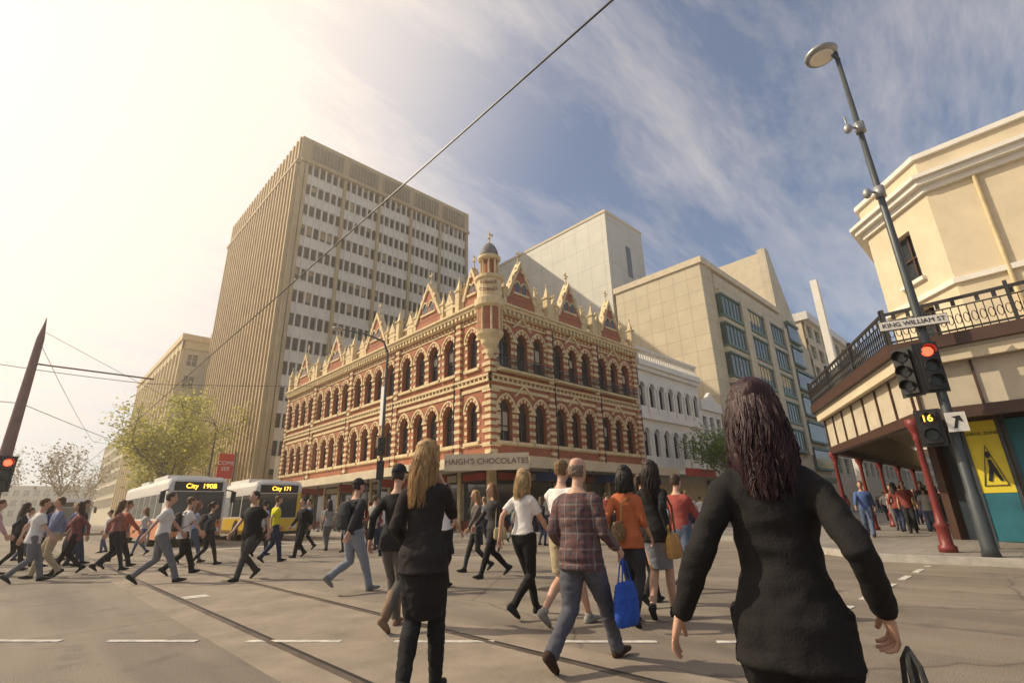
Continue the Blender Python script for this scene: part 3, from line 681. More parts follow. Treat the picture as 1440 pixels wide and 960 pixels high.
def wire(name,pts,r=.012):
    mb=MB();P=[]
    for a,b_ in zip(pts[:-1],pts[1:]):
        a=Vector(a);b_=Vector(b_);n=10;sag=(b_-a).length*.006
        for i in range(n+(b_==Vector(pts[-1]))): 
            t=i/n;p=a.lerp(b_,t);p.z-=sag*4*t*(1-t);P.append(p)
    mb.tube(P,r,5);single(name,mb,'iron')
wire('overhead_tram_wire',[(2.96,-30,6.2),(2.96,250,6.2)],.012)
wire('span_wire',[(-15,24,7.2),(-.57,23.3,6.2),(2.96,24,6.35),(15.6,27.9,9)],.012)
wire('span_wire',[(-.57,23.3,7.2),(2.96,45,6.4),(15.6,67,8)],.01)
wire('span_wire',[(-15,22,5.2),(-.57,23.3,5.0),(16,64,5.6)],.012)
wire('span_wire',[(-.57,23.3,7.6),(15.6,40,5)],.008)
M['bannerred']=mat('banner_red',(.6,.05,.03),.6)
o=Obj('red_street_banner',(13.5,52,0));o.p('pole','pole').tube([(14.0,52,.0),(14.0,52,7)],.06,8);o.p('panel','bannerred').box(12.6,13.9,51.98,52.02,4.6,6.8);e=o.done()
text("COME\nSEE",e,'banner_lettering',.5,(13.25,51.95,5.7),(R(90),0,0),'white')
# ---------------------------------------------------------------- buses
M['bus_w']=mat('bus_white_paint',(.70,.66,.60),.3,amt=.05,spec=.6);M['bus_y']=mat('bus_yellow_paint',(.78,.50,.04),.3,amt=.05,spec=.6)
M['bus_o']=mat('bus_orange_paint',(.62,.20,.06),.3,amt=.05,spec=.6);M['tyre']=mat('tyre_rubber',(.03,.03,.03),.9)
def bus(name,x0,y0,c1,c2,num,hd=0,L=12.2):
    o=Obj(name,(x0,y0,0),R(hd),local=True);W=1.25
    def sect(y,sx,z0,z1): 
        r=.28
        prof=[(-W*sx,z0),(W*sx,z0),(W*sx,z1-r),(W*sx-.08,z1-.1),(W*sx-.3,z1),(-W*sx+.3,z1),(-W*sx+.08,z1-.1),(-W*sx,z1-r)]
        return [(a,y,z) for a,z in prof]
    secs=[sect(0,.97,.35,2.95),sect(.12,1,.32,3.08),sect(L-.15,1,.32,3.08),sect(L,.97,.4,3.0)]
    vs=sum(secs,[]);n=8;fs=[(i*n+j,i*n+(j+1)%n,(i+1)*n+(j+1)%n,(i+1)*n+j) for i in range(3) for j in range(n)]+[tuple(range(8)),tuple(range(24,32))[::-1]]
    o.p('body',c1).add(vs,fs)
    lo=o.p('lower_panel',c2);lo.box(-W-.006,W+.006,.3,L-.3,.33,1.15);lo.box(-W*.97+.05,W*.97-.05,-.02,.11,.36,1.12)
    g_=o.p('windows','glass');g_.add([(-1.12,-.015,1.15),(1.12,-.015,1.15),(1.1,-.012,2.4),(-1.1,-.012,2.4)],[(0,1,2,3)])
    for k in range(7):
        a=.5+k*1.65
        for sx in (-1,1): g_.quad((sx*(W+.008),a,1.25),(sx*(W+.008),a+1.5,1.25),(sx*(W+.008),a+1.5,2.35),(sx*(W+.008),a,2.35))
    o.p('destination_box','black').box(-1.0,1.0,-.03,.1,2.45,2.85)
    o.p('wiper_line','black').box(-.02,.02,-.03,-.016,1.15,2.4)
    if c2=='bus_y':
        o.p('yellow_pillars','bus_y').box(-1.2,-1.0,-.028,-.017,1.1,2.45);o.p('yellow_pillars','bus_y').box(1.0,1.2,-.028,-.017,1.1,2.45)
    o.p('lights','white').box(-1.1,-.8,-.035,.02,.6,.78);o.p('lights','white').box(.8,1.1,-.035,.02,.6,.78)
    o.p('bumper','black').box(-1.2,1.2,-.06,.1,.3,.45);o.p('number_plate','white').box(-.2,.2,-.07,-.061,.33,.43)
    for sx in (-1,1):
        for yy in (2.6,L-3.2):
            o.p('tyres','tyre').tube([(sx*(W-.28),yy,.48),(sx*(W+.02),yy,.48)],.48,20);o.p('hubs','polel').tube([(sx*(W+.0),yy,.48),(sx*(W+.035),yy,.48)],.25,14)
            o.p('wheel_arches','black').tube([(sx*(W-.2),yy,.5),(sx*(W+.010),yy,.5)],.58,20)
        o.p('mirrors','black').tube([(sx*1.2,0,2.5),(sx*1.45,-.3,2.4)],.03,6);o.p('mirrors','black').box(sx*1.45-.1,sx*1.45+.1,-.36,-.28,1.9,2.4)
    o.p('roof_pods',c1).box(-.9,.9,2.5,6,3.08,3.3);o.p('roof_pods',c1).box(-.8,.8,8,10.5,3.08,3.28)
    e=o.done();t=text(num,e,'destination_text',.3,(0,0,0),(R(90),0,0),'amberlit');t.location=(0.1,-.045,2.65)
bus('city_bus',6.15,28,'bus_w','bus_o','City  190B');bus('city_bus',10.4,29.5,'bus_w','bus_y','City 171')
bus('city_bus',4.0,62,'bus_w','bus_o','B10')
# ---------------------------------------------------------------- trees
def tree(name,x,y,h,cr,nl,leaf,size=.16,bare=False,seed=1,trunk=.2):
    rd=random.Random(seed);o=Obj(name,(x,y,0));t=o.p('trunk_and_limbs','twig' if bare else 'bark',True);tips=[]
    def br(p,d,l,r,dep):
        pts=[p];q=p.copy();dd=d.copy()
        for i in range(4):
            dd=(dd+Vector((rd.uniform(-.2,.2),rd.uniform(-.2,.2),rd.uniform(-.05,.18)))).normalized();q=q+dd*l/4;pts.append(q.copy())
        t.tube(pts,[r,r*.85,r*.7,r*.6,r*.5],6 if dep<2 else 4)
        if dep>=3: tips.extend(pts[1:]);return
        if dep>=2: tips.extend(pts[2:])
        for k in range(4 if dep else 6):
            a=rd.uniform(0,6.28);s=rd.uniform(.5,1.0);nd_=(dd*.7+Vector((math.cos(a)*s,math.sin(a)*s,rd.uniform(0,.45)))).normalized()
            br(pts[rd.choice((2,3,4))],nd_,l*rd.uniform(.5,.72),r*.5,dep+1)
    br(Vector((x,y,0)),Vector((0,0,1)),h*.45,trunk,0)
    lf=o.p('foliage',leaf)
    for i in range(nl):
        c=rd.choice(tips);p=c+Vector((rd.gauss(0,.45),rd.gauss(0,.45),rd.gauss(0,.4)))*(h/9)
        s=size*rd.uniform(.6,1.4);a=Vector((rd.uniform(-1,1),rd.uniform(-1,1),rd.uniform(-.6,.6))).normalized();b_=a.orthogonal().normalized()
        lf.quad(p-a*s,p-b_*s*.6,p+a*s,p+b_*s*.6)
    return o.done()
tree('plane_tree',10.6,58,14.5,5,4600,'leaf',.17,seed=3,trunk=.25);tree('plane_tree',12.8,68,17,5,4000,'leaf',.2,seed=8,trunk=.25)
tree('plane_tree',12.5,90,15,5,2400,'leaf',.25,seed=9)
for i,(x,y) in enumerate([(3,95),(-2,110),(7,120),(-8,120)]): tree('bare_tree',x,y,14,5,700,'twig',.2,True,20+i)
tree('mall_tree',41,17.3,8.5,2.4,2000,'leaf2',.13,seed=5,trunk=.12)
# ---------------------------------------------------------------- people
def ik(a,c,l1,l2,pole):
    a=Vector(a);c=Vector(c);d=c-a;D=min(d.length,(l1+l2)*.999);d.normalize();c=a+d*D
    x=(l1*l1-l2*l2+D*D)/(2*D);h=math.sqrt(max(0,l1*l1-x*x));p=Vector(pole);p=(p-d*p.dot(d)).normalized()
    return a+d*x+p*h,c
def remesh(mb,m,vox,wr=0,seed=0,sm=4,freq=9):
    me=bpy.data.meshes.new('t');me.from_pydata(mb.v,[],mb.f)
    bm=bmesh.new();bm.from_mesh(me);bmesh.ops.recalc_face_normals(bm,faces=bm.faces);bm.to_mesh(me);bm.free()
    ob=bpy.data.objects.new('t',me);S.collection.objects.link(ob)
    r=ob.modifiers.new('r','REMESH');r.mode='VOXEL';r.voxel_size=vox;r.adaptivity=0
    s=ob.modifiers.new('s','SMOOTH');s.factor=.5;s.iterations=sm
    dg=bpy.context.evaluated_depsgraph_get();ev=ob.evaluated_get(dg);out=bpy.data.meshes.new_from_object(ev)
    bpy.data.objects.remove(ob);bpy.data.meshes.remove(me)
    if wr:
        off=Vector((seed*3.1,seed*1.7,seed*.9))
        for v in out.vertices:
            p=v.co;q=Vector((p.x*freq,p.y*freq,p.z*freq*1.6))+off
            k=noise.noise(q);k=k if vox>.019 else k+.5*noise.noise(q*2.1);k=1-abs(k)*2.2
            v.co=p+v.normal*(k*wr)
    out.materials.clear();out.materials.append(m);out.polygons.foreach_set('use_smooth',[True]*len(out.polygons));return out
SK={'l':mat('skin_light',(.50,.29,.20),.5,amt=.06,sc=12)}
_mc={}
def cloth(c,kind='plain'):
    k=(tuple(c),kind)
    if k not in _mc:
        if kind=='hair': _mc[k]=mat('hair',c,.5,amt=.45,sc=30,bump=.5,bsc=70,stretch=(1,1,.12),spec=.35)
        elif kind=='spots': _mc[k]=mat('spotted_cloth',c,.6,amt=.75,sc=28)
        else: _mc[k]=mat('cloth',c,.85,amt=.15,sc=8,bump=.25,bsc=120,spec=.2)
    return _mc[k]
def plaid():
    m=bpy.data.materials.new('plaid_cloth');m.use_nodes=True;nt=m.node_tree;b=nt.nodes['Principled BSDF'];b.inputs['Roughness'].default_value=.85
    tc=nd(nt,'ShaderNodeTexCoord');base=(.05,.04,.05,1);cur=None
    for (dr,sc,col,th) in (('X',11,(.13,.055,.05,1),.70),('Z',11,(.13,.055,.05,1),.70),('X',5.3,(.20,.17,.155,1),.97),('Z',5.3,(.20,.17,.155,1),.97),('Y',11,(.12,.05,.045,1),.72)):
        w=nd(nt,'ShaderNodeTexWave',bands_direction=dr);w.inputs['Scale'].default_value=sc/2;w.inputs['Distortion'].default_value=.6;w.inputs['Detail'].default_value=0
        nt.links.new(tc.outputs['Object'],w.inputs[0]);r=nd(nt,'ShaderNodeMath',operation='GREATER_THAN');r.inputs[1].default_value=th;nt.links.new(w.outputs[1],r.inputs[0])
        mh=nd(nt,'ShaderNodeMath',operation='MULTIPLY');mh.inputs[1].default_value=.6;nt.links.new(r.outputs[0],mh.inputs[0])
        x=nd(nt,'ShaderNodeMix',data_type='RGBA');nt.links.new(mh.outputs[0],x.inputs[0])
        if cur is None: x.inputs[6].default_value=base
        else: nt.links.new(cur,x.inputs[6])
        x.inputs[7].default_value=col;cur=x.outputs[2]
    nt.links.new(cur,b.inputs['Base Color']);return m
def hand(mb,w,d,side,pn,s=1,curl=.5):
    w=Vector(w);d=Vector(d).normalized();side=Vector(side);side=(side-d*side.dot(d)).normalized();pn_=d.cross(side).normalized()
    if pn_.dot(Vector(pn))<0: pn_=-pn_
    pn=pn_
    mb.tube([w-d*.03*s,w+d*.0*s,w+d*.03*s,w+d*.06*s,w+d*.088*s],[(.024*s,.019*s),(.027*s,.02*s),(.036*s,.018*s),(.041*s,.015*s),(.038*s,.011*s)],10,ref=side)
    for k,(o_,l) in enumerate(((.030,.070),(.010,.080),(-.010,.074),(-.029,.058))):
        p=w+d*.082*s+side*o_*s;dd=d.copy();pts=[p-d*.01*s,p]
        for i,f_ in enumerate((.45,.32,.25)):
            a=curl*(.55+.45*i)+k*.06;dd=(dd*math.cos(a)+pn*math.sin(a)).normalized() if i else (d*math.cos(curl*.5)+pn*math.sin(curl*.5)).normalized()
            p=p+dd*l*s*f_;pts.append(p)
        mb.tube(pts,[.0095*s,.0095*s,.0085*s,.0078*s,.006*s],7)
    p=w+d*.025*s+side*.03*s;t1=(d*.6+side*.7+pn*.35).normalized();t2=(d*.9+side*.15+pn*.4).normalized()
    mb.tube([p-side*.01,p+t1*.03*s,p+t1*.03*s+t2*.03*s,p+t1*.03*s+t2*.052*s],[.014*s,.012*s,.0105*s,.008*s],7)
def human(name,x,y,hd,H=1.72,fem=False,stride=.6,ph=1,hands=None,lean=.03,top=(.1,.1,.1),sleeve='long',bottom='trousers',bcol=(.05,.06,.1),hair='short',hcol=(.05,.03,.02),shoe=(.03,.03,.03),skin='l',turn=0,z=0,vox=.018,jacket=0,topm=None,fat=1.0,seed=0,strands=0,hl=.35,boots=False,lift=None,curl=(.55,.55),tights=False):
    o=Obj(name,(x,y,z),R(hd-90),local=True);s=H/1.75
    rd=random.Random(seed+5)
    lt,ls=.43*s,.425*s;ank=.085*s
    f=stride*.46;fy={-1:f*ph,1:-f*ph}
    az={-1:ank,1:ank}
    back=1 if fy[1]<0 else -1
    if stride>.15: az[back]=ank+.09*s*min(1,stride/.6)
    if lift: az[back]=ank+lift
    hipz=min(.525*H,math.sqrt(max(.01,((lt+ls)*.992)**2-(f*.93)**2))+ank)
    pel=Vector((0,0,hipz));lv=Vector((0,lean,1)).normalized()
    def tz(zf,dy=0): return pel+lv*zf*s+Vector((0,dy*s,0))
    shw=(.140 if fem else .172)*s*(1+.25*(fat-1));hw=.088*s
    sh={k:tz(.475 if fem else .485,-.01)+Vector((k*shw,0,0)) for k in (-1,1)}
    lu,lf_=.290*s,.250*s
    J={}
    body=MB();shirt=MB();tro=MB();shoes=MB();hnd=MB()
    covered=bottom in('trousers','jeans','leggings') or tights
    for k in (-1,1):
        hip=pel+Vector((k*hw,0,0));an=Vector((k*hw*(.6 if fem else .9),fy[k],az[k]))
        kn,an=ik(hip,an,lt,ls,(k*.08,1,0));J['kn',k]=kn;J['an',k]=an;J['hip',k]=hip
        mid=hip.lerp(kn,.5);cal=kn.lerp(an,.3)+Vector((0,-.014*s,0))
        rr=[.086*s*fat,.076*s*fat,.053*s,.055*s,.034*s]
        body.tube([hip+Vector((0,0,.04)),mid,kn,cal,an],[r_*(.72 if covered else 1) for r_ in rr],12,ref=(1,0,0))
        if bottom in('trousers','jeans'):
            w=1.02 if fem else 1.2
            e_=an+Vector((0,-.005,-.03*s));m2=kn.lerp(an,.6)
            tro.tube([hip+Vector((0,0,.06)),hip.lerp(kn,.25),mid,kn,kn.lerp(an,.3),m2,e_],[.098*s*fat,.096*s*fat,.080*s*fat*w/1.05,.060*s*w,.058*s*w,.049*s*w,(.052*s*w if not fem else .042*s)],14,ref=(1,0,0))
        elif bottom=='shorts':
            tro.tube([hip+Vector((0,0,.06)),mid,kn.lerp(hip,.12)],[.104*s*fat,.098*s*fat,.088*s],14,ref=(1,0,0))
        if bottom=='leggings' or tights:
            tro.tube([hip+Vector((0,0,.05)),mid,kn,cal,an-Vector((0,0,.03*s))],[r_+.010 for r_ in rr],12,ref=(1,0,0))
        up=(an.z-ank)>.03;pit=R(38) if up and k==back else (R(-8) if stride>.4 else 0)
        fd=Vector((k*.12,math.cos(pit),-math.sin(pit))).normalized();un=Vector((0,math.sin(pit),math.cos(pit)))
        c0=an-un*.045*s;q=.88 if fem else 1
        shoes.tube([c0-fd*.07*s,c0-fd*.055*s-un*.005,c0+fd*.02*s,c0+fd*.09*s*q-un*.012*s,c0+fd*.15*s*q-un*.02*s,c0+fd*.185*s*q-un*.022*s],[(.02*s*q,.02*s),(.034*s*q,.045*s),(.037*s*q,.048*s),(.043*s*q,.034*s),(.040*s*q,.024*s),(.02*s*q,.014*s)],12,ref=(1,0,0))
        shoes.tube([an-un*.03*s,an+un*((.28 if boots else .02)*s)],[.045*s,(.062*s if boots else .042*s)],10)
    if fem: T=[(-.09,.10,.09,0),(-.03,.152,.112,-.005),(.03,.156,.115,-.01),(.10,.138,.097,-.005),(.18,.110,.080,.0),(.28,.118,.090,.012),(.37,.132,.108,.02),(.44,.138,.092,.0),(.485,.125,.074,-.008),(.53,.085,.060,-.01),(.565,.050,.050,-.005)]
    else: T=[(-.09,.11,.09,0),(-.03,.150,.112,-.005),(.03,.155,.116,0),(.10,.150,.110,.0),(.18,.144,.103,.005),(.28,.154,.110,.005),(.38,.166,.118,.005),(.45,.166,.102,-.002),(.50,.150,.078,-.008),(.54,.10,.064,-.01),(.575,.060,.057,-.005)]
    def tor(mb,e,lo,hi,flare=0,k_=1.0):
        P=[];Rr=[]
        for (h,a,b_,dy) in T:
            if lo<=h<=hi: 
                fl=flare*max(0,(.12-h))
                ff=(1+(fat-1)*(1.3 if h<.3 else .5))
                kk=k_ if h<.5 else 1
                P.append(tz(h,dy));Rr.append((a*s*ff*kk+e+fl,b_*s*ff*kk*(1.1 if ff>1 else 1)+e+fl))
        mb.tube(P,Rr,20,ref=(1,0,0))
    tor(body,0,-.2,.6,0,.9)
    neck=tz(.66,.015);body.tube([tz(.52,-.01),tz(.60,0),neck],[(.050 if fem else .058)*s,(.046 if fem else .054)*s,.052*s],12,ref=(1,0,0))
    hc=tz(.745,.025);tr_=Matrix.Rotation(R(turn),3,'Z')
    def hp(a,b_,c_): return hc+tr_@(Vector((a,b_,c_))*s)
    hr=tr_@Vector((1,0,0))
    body.tube([hp(0,.035,-.118),hp(0,.028,-.105),hp(0,.022,-.075),hp(0,.01,-.04),hp(0,0,0),hp(0,-.005,.045),hp(0,-.008,.085),hp(0,-.008,.11),hp(0,-.008,.118)],
      [(.02*s,.028*s),(.036*s,.05*s),(.054*s,.072*s),(.066*s,.086*s),(.073*s,.095*s),(.075*s,.096*s),(.064*s,.083*s),(.04*s,.052*s),(.01*s,.012*s)],18,ref=hr)
    body.tube([hp(0,.085,.018),hp(0,.108,-.015),hp(0,.118,-.034),hp(0,.09,-.042)],[.010*s,.013*s,.016*s,.012*s],8)
    fx=MB()
    for k in (-1,1):
        fx.ell(hp(k*.03,.086,.008),(.014*s,.007*s,.006*s),8,5)
        body.tube([hp(k*.068,-.01,-.03),hp(k*.082,-.012,-.005),hp(k*.08,-.018,.022)],[(.008*s,.012*s),(.009*s,.019*s),(.006*s,.012*s)],8,ref=hr)
    lips=MB();lips.ell(hp(0,.093,-.066),(.022*s,.01*s,.006*s),8,5)
    if hands is None:
        sw=stride*.42*ph
        hx_=.215 if fem else .25
        hands=[(-hx_,-sw+.04,.0+.08*abs(sw)),(hx_,sw+.04,.0+.08*abs(sw))]
    for k,hv in zip((-1,1),hands):
        wt=pel+Vector(hv)*s
        raised=hv[2]>.35
        el,wr=ik(sh[k],wt,lu,lf_,(k*.35,-.1,-1) if raised else (k*.12,-1,-.2));J['wr',k]=wr;J['el',k]=el
        ua=.80 if sleeve in('long','34') else .92
        fa_=.85 if sleeve=='long' else 1
        body.tube([sh[k]+Vector((-k*.06,0,-.01)),sh[k]+Vector((-k*.01,0,-.03)),sh[k].lerp(el,.4),el,el.lerp(wr,.3),wr],[.040*s*ua,.044*s*ua,.042*s*ua,.035*s*fa_,.036*s*fa_,.023*s],12)
        q=.88 if fem else 1.06
        cap_=[sh[k]+Vector((-k*.08,0,.0)),sh[k]+Vector((-k*.03,0,-.002)),sh[k]+Vector((k*.004,0,-.03)),sh[k].lerp(el,.2)]
        cr_=[.056*s*q,.064*s*q,.068*s*q,.062*s*q]
        if sleeve=='long': shirt.tube(cap_+[sh[k].lerp(el,.5),el,el.lerp(wr,.4),el.lerp(wr,.95)],cr_+[.056*s*q,.052*s*q,.047*s*q,.038*s*q],14)
        elif sleeve=='short': shirt.tube(cap_+[sh[k].lerp(el,.45),sh[k].lerp(el,.72)],cr_+[.062*s*q,.066*s*q],14)
        elif sleeve=='34': shirt.tube(cap_+[sh[k].lerp(el,.5),el,el.lerp(wr,.3)],cr_+[.057*s*q,.052*s*q,.049*s*q],14)
        d=(wr-el).normalized();d=(d+Vector((0,0,-.25))).normalized();sd=Vector((0,1,0)) if abs(d.y)<.8 else Vector((0,0,1))
        hand(hnd,wr,d,sd,(-k,0,0),s*(.93 if fem else 1.05),curl[0 if k<0 else 1])
    tor(shirt,.012+.005*jacket,(.02 if jacket==0 and fem else -.04),.56,flare=.08*jacket)
    if jacket:
        a0=T[1];shirt.tube([tz(-.03-.07*jacket,-.005),tz(-.03,-.005),tz(.06,-.005)],[((a0[1]*s+.024+.010*jacket)*fat,(a0[2]*s+.03+.010*jacket)*fat),((a0[1]*s+.022)*fat,(a0[2]*s+.025)*fat),((a0[1]*s+.010)*fat,(a0[2]*s+.016)*fat)],20,ref=(1,0,0))
    if bottom!='skirt': tor(tro,.008,-.1,.1)
    if bottom=='skirt':
        kz=min(J['kn',-1].z,J['kn',1].z)+.04
        yk=(J['kn',-1].y+J['kn',1].y)/2;yr=abs(J['kn',-1].y-J['kn',1].y)/2+.085*s
        tro.tube([tz(.13,-.005),tz(.04,-.01),tz(-.06,-.005),Vector((0,yk*.6,(hipz+kz)/2)),Vector((0,yk,kz))],[(.145*s,.105*s),(.166*s,.128*s),(.168*s,.133*s),(.152*s,.12*s+yr*.3),(.132*s,yr)],20,ref=(1,0,0))
    wa=.0065 if vox<.0135 else .0045
    o.attach('body',remesh(body,SK[skin],min(vox,.018),0,sm=2))
    o.attach('top_garment',remesh(shirt,topm or cloth(top),vox,wa,seed,freq=7))
    o.attach('lower_garment',remesh(tro,cloth(bcol),vox,wa*.8,seed+3,freq=10))
    o.attach('shoes',mk_mesh('shoes',shoes,cloth(shoe),smooth=True));o.attach('hands',mk_mesh('hands',hnd,SK[skin],smooth=True))
    o.attach('eyes',mk_mesh('eyes',fx,M['black']));o.attach('lips',mk_mesh('lips',lips,M['lipm']))
    hb=MB();hm=cloth(hcol,'hair')
    if hair!='bald':
        hb.tube([hp(0,-.045,-.055),hp(0,-.034,-.02),hp(0,-.026,.02),hp(0,-.014,.06),hp(0,-.012,.095),hp(0,-.012,.12),hp(0,-.012,.128)],[(.062*s,.055*s),(.074*s,.075*s),(.081*s,.085*s),(.080*s,.097*s),(.064*s,.081*s),(.034*s,.045*s),(.008*s,.01*s)],16,ref=hr)
    else:
        hb.tube([hp(0,-.05,-.06),hp(0,-.035,-.02),hp(0,-.03,.02),hp(0,-.03,.05)],[(.058*s,.05*s),(.075*s,.07*s),(.078*s,.073*s),(.07*s,.068*s)],16,ref=hr)
    if hair=='long':
        e_=hl
        hb.tube([hp(0,-.02,.07),hp(0,-.06,.0),hp(0,-.08,-.10),hp(0,-.10,-.19),hp(0,-.105,-.12-e_*.5),hp(0,-.10,-.12-e_)],[(.072*s,.055*s),(.084*s,.056*s),(.092*s,.05*s),(.097*s,.045*s),(.092*s,.038*s),(.05*s,.018*s)],16,ref=hr)
        for k in (-1,1): hb.tube([hp(k*.06,.02,.07),hp(k*.078,.012,0),hp(k*.08,-.005,-.1),hp(k*.085,-.04,-.19)],[.026*s,.028*s,.032*s,.026*s],8)
    if hair=='pony':
        hb.tube([hp(0,-.09,.05),hp(0,-.15,.03),hp(0,-.16,-.06),hp(0,-.14,-.2)],[.03*s,.035*s,.035*s,.012*s],10)
    if hair=='cap':
        cp=MB();cp.tube([hp(0,-.01,.03),hp(0,-.01,.06),hp(0,-.01,.10),hp(0,-.01,.13),hp(0,-.01,.142)],[(.086*s,.108*s),(.086*s,.106*s),(.072*s,.09*s),(.04*s,.05*s),(.006*s,.007*s)],16,ref=hr)
        cp.tube([hp(0,.06,.045),hp(0,.12,.042),hp(0,.165,.03)],[(.07*s,.012*s),(.068*s,.008*s),(.04*s,.005*s)],12,ref=hr);o.attach('cap',mk_mesh('cap',cp,cloth((.03,.03,.035)),smooth=True))
    o.attach('hair',remesh(hb,hm,.012 if vox<.03 else .02,.006,seed+9,freq=22,sm=1))
    if strands:
        st=MB();nl_=28
        locks=[(rd.uniform(0,6.28),rd.uniform(1.4,2.6),rd.uniform(.006,.02)) for _ in range(nl_)]
        for i in range(strands):
            th=rd.uniform(math.pi*.93,math.pi*2.07) if hair=='long' else rd.uniform(0,6.28)
            u=rd.random()**.5*.95
            zt=.120*math.sqrt(max(0,1-u*u))+.008
            lk=locks[int((th/6.2832)*nl_*2)%nl_]
            L_=rd.uniform(.7,1.12)*(hl+.1);n=10;pts=[];ph_=lk[0]+rd.uniform(-.35,.35);fr=lk[1]+rd.uniform(-.15,.15);am=lk[2]*rd.uniform(.6,1.3)
            ex=math.cos(th);ey=math.sin(th);jr=rd.uniform(.97,1.1)
            for j in range(n):
                t=j/(n-1)
                if t<.3:
                    q=t/.3;rr_=u+(1.04-u)*math.sin(q*math.pi/2);zz=zt*math.cos(q*math.pi/2)
                else:
                    q=(t-.3)/.7;rr_=(1.04+.16*math.sin(q*2.6))*jr;zz=-L_*q
                xx=ex*.086*rr_;yy=-.012+ey*.098*rr_-max(0,t-.3)*.05
                if t>.75: xx*=1-(t-.75)*.7
                pts.append(hp(xx+am*math.sin(ph_+t*6.28*fr)*t,yy+am*math.cos(ph_*1.3+t*6.28*fr)*t,zz))
            r_=rd.uniform(.0010,.0024);st.tube(pts,[r_*.7]+[r_]*(n-2)+[r_*.3],3,cap=False)
        o.attach('hair_strands',mk_mesh('hair_strands',st,hm,smooth=True))
    o.done();o.J=J;o.tz=tz;o.s=s;o.hp=hp;return o
def bag(name,o,p,w=.3,h=.22,d=.1,col=(.3,.15,.05),strap=None,kind='plain',handles=.0,stripes=False):
    bo=Obj(name,tuple(o.e.location),o.e.rotation_euler[2],local=True);mb=MB();p=Vector(p)
    mb.tube([p,p-Vector((0,0,.02)),p-Vector((0,0,h*.35)),p-Vector((0,0,h*.8)),p-Vector((0,0,h))],[(w*.40,d*.15),(w*.44,d*.3),(w*.5,d*.5),(w*.52,d*.55),(w*.46,d*.4)],16,ref=(0,1,0))
    bo.attach('bag_body',remesh(mb,cloth(col,kind),.012,.006,3,sm=1,freq=16))
    if strap:
        st=bo.p('strap',cloth(tuple(c*.6 for c in col)));st.tube(strap,[(.014,.004)]*len(strap),6)
    if stripes:
        for j in range(3):
            zz=p.z-h*(.2+.25*j);bo.p('stripes','white').tube([(p.x,p.y,zz),(p.x,p.y,zz-.022)],[(w*.5+.012,d*.5+.012)]*2,20,ref=(0,1,0))
    if handles:
        st=bo.p('handles',cloth(col))
        for k in (-1,1): st.tube([p+Vector((k*.02,-w*.25,-.01)),p+Vector((k*.012,-w*.1,handles*.8)),p+Vector((0,0,handles)),p+Vector((k*.012,w*.1,handles*.8)),p+Vector((k*.02,w*.25,-.01))],.007,6)
    bo.done()
def backpack(o,col=(.04,.04,.045)):
    bo=Obj('backpack',tuple(o.e.location),o.e.rotation_euler[2],local=True);mb=MB();c=o.tz
    mb.tube([c(.08,-.2),c(.12,-.21),c(.3,-.22),c(.46,-.2),c(.5,-.17)],[(.11,.05),(.15,.08),(.155,.09),(.13,.07),(.07,.03)],16,ref=(1,0,0))
    bo.attach('pack_body',remesh(mb,cloth(col),.014,.006,4))
    for k in (-1,1): bo.p('straps',cloth(col)).tube([c(.47,-.15)+Vector((k*.1,0,0)),c(.53,-.02)+Vector((k*.11,0,.01)),c(.42,.13)+Vector((k*.12,0,0)),c(.25,.13)+Vector((k*.13,0,0)),c(.14,-.1)+Vector((k*.14,0,0))],[(.028,.008)]*5,8)
    bo.done()
BL=(.018,.017,.018);DK=(.035,.035,.04);JE=(.10,.13,.19);WH=(.66,.63,.60);GR=(.16,.16,.17);KH=(.42,.34,.22);NV=(.03,.04,.08)
p=human('walking_woman',1.80,.66,22,1.60,True,.35,1,hands=[(-.36,-.02,.02),(.27,-.02,.06)],top=(.016,.014,.014),bcol=(.014,.012,.013),bottom='trousers',hair='long',hcol=(.034,.011,.013),jacket=1,vox=.009,seed=1,strands=3200,hl=.20,turn=0,curl=(.35,1.1))
w=p.J['wr',1];bag('striped_handbag',p,w+Vector((.03,.0,-.26)),.34,.26,.12,(.04,.04,.04),handles=.18,stripes=True)
p=human('walking_woman',2.22,3.28,38,1.72,True,.45,-1,hands=[(-.20,.14,.10),(.09,.17,.53)],top=(.026,.022,.022),bcol=BL,bottom='skirt',tights=True,hair='long',hcol=(.38,.23,.10),jacket=1,vox=.011,seed=2,strands=2200,hl=.26,turn=-25)
PL=plaid()
p=human('walking_man',3.6,2.95,8,1.69,False,.85,-1,hands=[(-.24,.10,.05),(.27,.20,.06)],top=(.2,.1,.1),topm=PL,bcol=(.09,.09,.11),hair='bald',hcol=(.16,.12,.09),jacket=1,vox=.012,seed=3,fat=1.10,shoe=(.05,.03,.02),sleeve='long',curl=(.5,1.1))
w=p.J['wr',1];bag('blue_shopping_bag',p,w+Vector((.02,.03,-.26)),.34,.32,.14,(.03,.09,.40),handles=.18)
human('walking_woman',4.7,4.75,5,1.72,True,.6,1,top=WH,bcol=BL,bottom='trousers',hair='long',hcol=(.40,.27,.13),seed=4,vox=.014,strands=700,hl=.16,sleeve='short')
p=human('walking_man',4.65,4.05,0,1.76,False,.6,-1,top=(.68,.66,.63),sleeve='short',bcol=KH,bottom='shorts',hair='short',hcol=(.16,.09,.04),seed=5,vox=.014,shoe=(.3,.28,.25),strands=0)
p=human('walking_woman',5.15,3.5,15,1.66,True,.35,1,top=(.42,.12,.05),bcol=DK,bottom='leggings',hair='long',hcol=(.02,.015,.012),hl=.10,strands=500,seed=6,vox=.014,sleeve='34',jacket=1)
